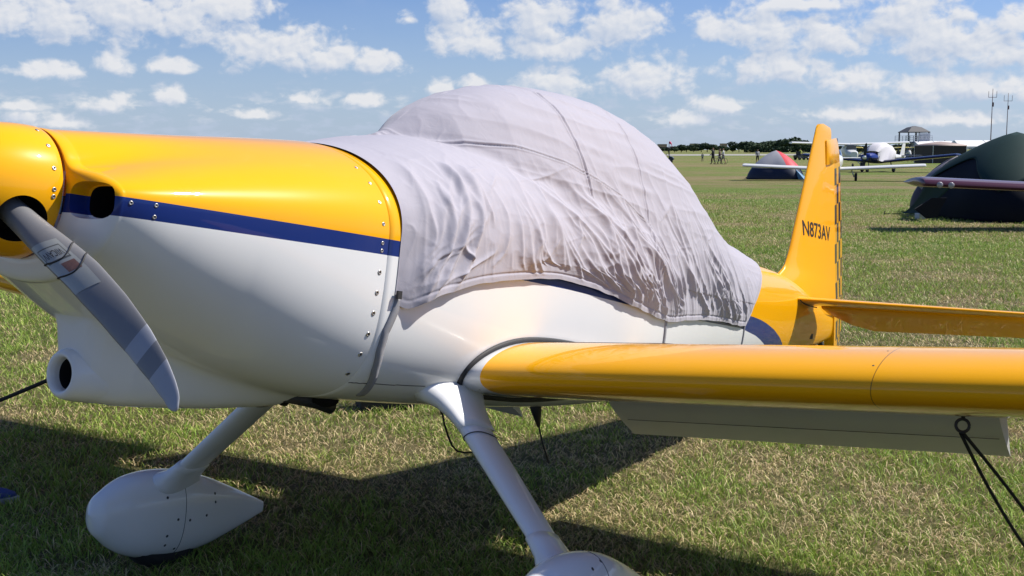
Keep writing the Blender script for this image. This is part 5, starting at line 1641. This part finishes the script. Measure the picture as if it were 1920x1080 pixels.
person('person in all black clothing walking on the far grass', pp(1337, 308), 2.6, 1.82, (.02, .02, .022), (.02, .02, .022), legs=None, hair=(.02, .02, .02), stride=.10)
person('person in white shirt and dark shorts beside a pushed bicycle', pp(1356, 307), 2.9, 1.76, (.65, .65, .65), (.05, .05, .06), legs=SKIN, stride=.14, arm=.22)
person('person in a brown top close behind the white-shirted one', pp(1349, 308), -.4, 1.72, (.12, .08, .06), (.06, .05, .05), stride=.10, arm=.2)
person('small distant person in a grey top standing alone', pp(1317, 303), 1.5, 1.15, (.35, .34, .34), (.08, .08, .09))
person('person in pale grey top and black shorts near the silver tent', pp(1420, 307), -1.4, 1.62, (.40, .40, .40), (.02, .02, .02), legs=SKIN, stride=.07)
pr = ground_pt(1503, 300); person('person in a lime shirt seated in a dark cart', (pr[0] - .25, pr[1], .0), .4, 1.70, (.55, .62, .06), (.05, .05, .06), seat=True)
person('person in a white shirt bending by the yellow-roofed carts', pp(1706, 303), 2.0, 1.66, (.70, .70, .70), (.06, .07, .12), lean=.10, arm=.3)

def bicycle():
    p = ground_pt(1348, 308); t = empty('bicycle', (p[0], p[1] - .6, 0), .15); tag(t, 'grey bicycle being wheeled between walking people', 'bicycle')
    for x in (-.5, .52):
        bd = Build(); bd.tube([(x + .33 * math.cos(q), 0, .34 + .33 * math.sin(q)) for q in np.linspace(0, 2 * PI, 28)], .018, 6, False); w_ = bd.obj('wheel', M_BLK, t, smooth=True)
    M_F = simple('bike_frame', (.25, .25, .27), .4)
    bd = Build()
    for a, b_ in (((-.5, 0, .34), (-.15, 0, .82)), ((-.15, 0, .82), (.36, 0, .80)), ((-.05, 0, .36), (-.18, 0, .9)), ((-.05, 0, .36), (.36, 0, .78)), ((-.5, 0, .34), (-.05, 0, .36)), ((.34, 0, .92), (.52, 0, .34))): bd.tube([a, b_], .02, 6)
    bd.obj('frame', M_F, t)
    bd = Build(); bd.box((-.2, 0, .93), (.26, .14, .06)); bd.obj('saddle', M_BLK, t)
    bd = Build(); bd.tube([(.30, -.28, 1.0), (.36, 0, .97), (.30, .28, 1.0)], .016, 6); bd.obj('handlebar', M_BLK, t)
bicycle()

# tie-down gear under the white wing tip
def wing_stand():
    p = ground_pt(1413, 334); t = empty('tie_down_stand', (p[0], p[1], 0)); tag(t, 'small grey tie-down anchor stand under the white wing tip', 'anchor')
    bd = Build(); bd.tube([(-.45, 0, .0), (-.05, 0, .30)], .025, 6); bd.tube([(.35, .1, 0), (.05, 0, .30)], .025, 6); bd.tube([(.1, -.35, 0), (0, 0, .3)], .025, 6); bd.obj('leg', M_IRON, t)
    bd = Build(); bd.box((0, 0, .34), (.42, .16, .10)); bd.box((.08, 0, .46), (.14, .12, .16)); bd.obj('head', simple('anchor_grey', (.3, .3, .31), .6), t)
    bd = Build(); bd.tube([(0, 0, .5), (-.1, 0, .75)], .012, 6); bd.obj('strap', M_ROPE, t)
wing_stand()

# ------------------------------------------------------------------ masts, windsock, buildings
def mast(label, u, vtop, dep):
    x = (u - 960) / F_PX * dep; H = (280.5 - vtop) / F_PX * dep + 1.587
    t = empty('radio_mast', (x, dep, 0)); tag(t, label, 'mast', None)
    M_MA = simple('mast_paint', (.13, .075, .07), .6)
    bd = Build(); bd.tube([(0, 0, 0), (0, 0, H)], [.16, .08], 8); bd.obj('pole', M_MA, t, smooth=True)
    zc = H - .022 * dep / 1.0 * .32; wv = 7.5 / F_PX * dep
    bd = Build(); bd.tube([(-wv, 0, H - 2.4), (wv, 0, H - 2.4)], .07, 6); bd.obj('crossarm', M_MA, t)
    for s in (-1, 1):
        bd = Build(); bd.tube([(s * wv, 0, H - 2.4), (s * wv, 0, H - .7)], .06, 6); bd.obj('antenna', M_MA, t)
    bd = Build(); bd.box((.2, 0, H - 4.4), (.4, .3, 1.2)); bd.obj('relay_box', M_MA, t)
mast('taller brown radio mast with forked antennas beyond the tents', 1851, 170, 330)
mast('shorter brown radio mast with forked antennas beside a taller one', 1880, 178, 360)
def windsock():
    dep = 300.0; x = (1253 - 960) / F_PX * dep; t = empty('windsock', (x, dep, 0)); tag(t, 'pink windsock drooping from a pole by the runway', 'windsock')
    bd = Build(); bd.tube([(0, 0, 0), (0, 0, 3.6)], .07, 8); bd.obj('pole', M_IRON, t)
    v, f = loft([[(.1 + q * .75 - .35 * max(0, q - .6), r_ * math.cos(a), 3.4 - q * .25 - 2.2 * max(0, q - .7) + r_ * math.sin(a)) for a in np.arange(12) * PI / 6] for q, r_ in ((0, .34), (.4, .32), (.8, .27), (1.1, .22))])
    mobj('sock', v, f, simple('pink_cloth', (.78, .05, .16), .7), t)
windsock()
def building(label, u0, u1, vtop, dep):
    x0 = (u0 - 960) / F_PX * dep; x1 = (u1 - 960) / F_PX * dep; H = (280.5 - vtop) / F_PX * dep + 1.587; w_ = x1 - x0
    t = empty('apartment_building', ((x0 + x1) / 2, dep, 0)); tag(t, label, 'building')
    M_BW = simple('tan_render', (.42, .31, .20), .85); M_BR = simple('flat_roof', (.30, .27, .24), .9)
    bd = Build(); bd.box((0, 6, H / 2), (w_, 12, H)); bd.obj('wall', M_BW, t)
    bd = Build(); bd.box((0, 6, H + .2), (w_ + .5, 12.5, .4)); bd.obj('roof', M_BR, t)
    for i in range(4):
        for k in range(3):
            bd = Build(); bd.box((-w_ / 2 + w_ * (i + .5) / 4, -.04, H * (.3 + .25 * k)), (w_ * .12, .12, H * .12)); bd.obj('window', M_GLASS, t)
building('tan apartment block behind the windsock', 1234, 1249, 271, 1150)
building('tan apartment block between the windsock and tall trees', 1295, 1307, 270, 1200)
building('small tan building showing above the tree line', 1351, 1361, 270, 1250)

# ------------------------------------------------------------------ trees
def leaf_mat():
    m, t, b = new_mat('distant_foliage')
    tc = t.node('ShaderNodeTexCoord'); n = t.noise(tc.outputs['Object'], .9, 4.0, .6)
    t.l.new(t.ramp(n, [(.3, (.030, .050, .030)), (.55, (.05, .078, .042)), (.8, (.075, .105, .055))]), b.inputs['Base Color'])
    b.inputs['Roughness'].default_value = .8; b.inputs['Specular IOR Level'].default_value = .1
    return m
M_LEAF = leaf_mat(); M_BARK = simple('bark', (.06, .045, .035), .9)
def tree_meshes(seed, H, R):
    rs = np.random.default_rng(seed)
    lob = [(rs.normal(0, R * .45), rs.normal(0, R * .45), H * (.38 + .42 * rs.random()), R * (.38 + .3 * rs.random())) for _ in range(9)] + [(0, 0, H * .62, R * .7)]
    v = []; f = []
    for (cx, cy, cz, r_) in lob:
        for _ in range(150):
            d = rs.normal(size=3); d /= np.linalg.norm(d); p = np.array([cx, cy, cz]) + d * r_ * (.65 + .4 * rs.random()) * np.array([1, 1, .85])
            if p[2] < H * .12: continue
            s_ = R * .13 * (.6 + .9 * rs.random()); a = rs.normal(size=3); a /= np.linalg.norm(a); b_ = np.cross(a, d); b_ /= max(np.linalg.norm(b_), 1e-6); i = len(v)
            v += [tuple(p - a * s_), tuple(p + b_ * s_ * .7), tuple(p + a * s_), tuple(p - b_ * s_ * .7)]; f.append((i, i + 1, i + 2, i + 3))
    crown = mesh_from('crown', v, f, [M_LEAF], False, False)
    bd = Build(); bd.tube([(0, 0, 0), (.05, 0, H * .3), (0, .1, H * .6)], [R * .07, R * .05, R * .02], 8)
    for k in range(5):
        a = k * 1.3; bd.tube([(0, 0, H * (.22 + .06 * k)), (R * .4 * math.cos(a), R * .4 * math.sin(a), H * (.45 + .06 * k))], [R * .03, R * .01], 6)
    trunk = mesh_from('trunk', bd.v, bd.f, [M_BARK], True)
    return crown, trunk
TREES = [tree_meshes(s, 8.0, 4.2) for s in (1, 2, 3, 4, 5)]
rs = np.random.default_rng(77)
def tree(u, vtop, dep, k, wide=1.0):
    x = (u - 960) / F_PX * dep; H = ((280.5 - vtop) / F_PX * dep + 1.587) * 1.12
    t = empty('tree', (x, dep, 0), rs.random() * 6.28)
    tag(t, 'dark leafy tree in the row along the far edge of the airfield', 'tree', 'trees along the airfield edge')
    for nm, me in zip(('crown', 'trunk'), TREES[k % 5]):
        o = bpy.data.objects.new(nm, me); link(o, t); o.scale = (H / 8 * wide, H / 8 * wide, H / 8)
prof = lerp_interp([1150, 1225, 1262, 1275, 1300, 1312, 1330, 1345, 1365, 1385, 1400, 1415, 1440, 1455, 1480, 1500, 1515, 1560, 1600, 1735, 1750, 1770, 1800, 1830, 1860, 1950, 2100],
                   [277, 276, 276, 273, 275, 271, 270, 276, 275, 272, 268, 270, 268, 266, 263, 266, 274, 277, 277, 272, 267, 269, 271, 269, 268, 268, 270])
u = 1130.0; i = 0
while u < 2120:
    vt = float(prof(u)) + rs.normal(0, 1.0)
    tree(u, min(vt, 278), 640 + rs.random() * 120, i, 1.25 + .4 * rs.random()); i += 1
    u += 9.5 + 5 * rs.random()
for u in (200, 420, 640, 880, 1010, 1080): tree(u, 270, 700, int(u), 1.5)
def hedge():
    dep = 600.0; x0 = (1395 - 960) / F_PX * dep; x1 = (1620 - 960) / F_PX * dep; v = []; f = []
    for _ in range(2600):
        p = np.array([x0 + (x1 - x0) * rs.random(), dep + 3 * rs.random(), 3.0 * rs.random() ** .8]); a = rs.normal(size=3); b_ = rs.normal(size=3); a /= np.linalg.norm(a); b_ /= np.linalg.norm(b_); j = len(v); s_ = .55
        v += [tuple(p - a * s_), tuple(p + b_ * s_), tuple(p + a * s_), tuple(p - b_ * s_)]; f.append((j, j + 1, j + 2, j + 3))
    o = mobj('hedge', v, f, M_LEAF, None, False, False); tag(o, 'long dark clipped hedge below the far trees', 'hedge')
hedge()
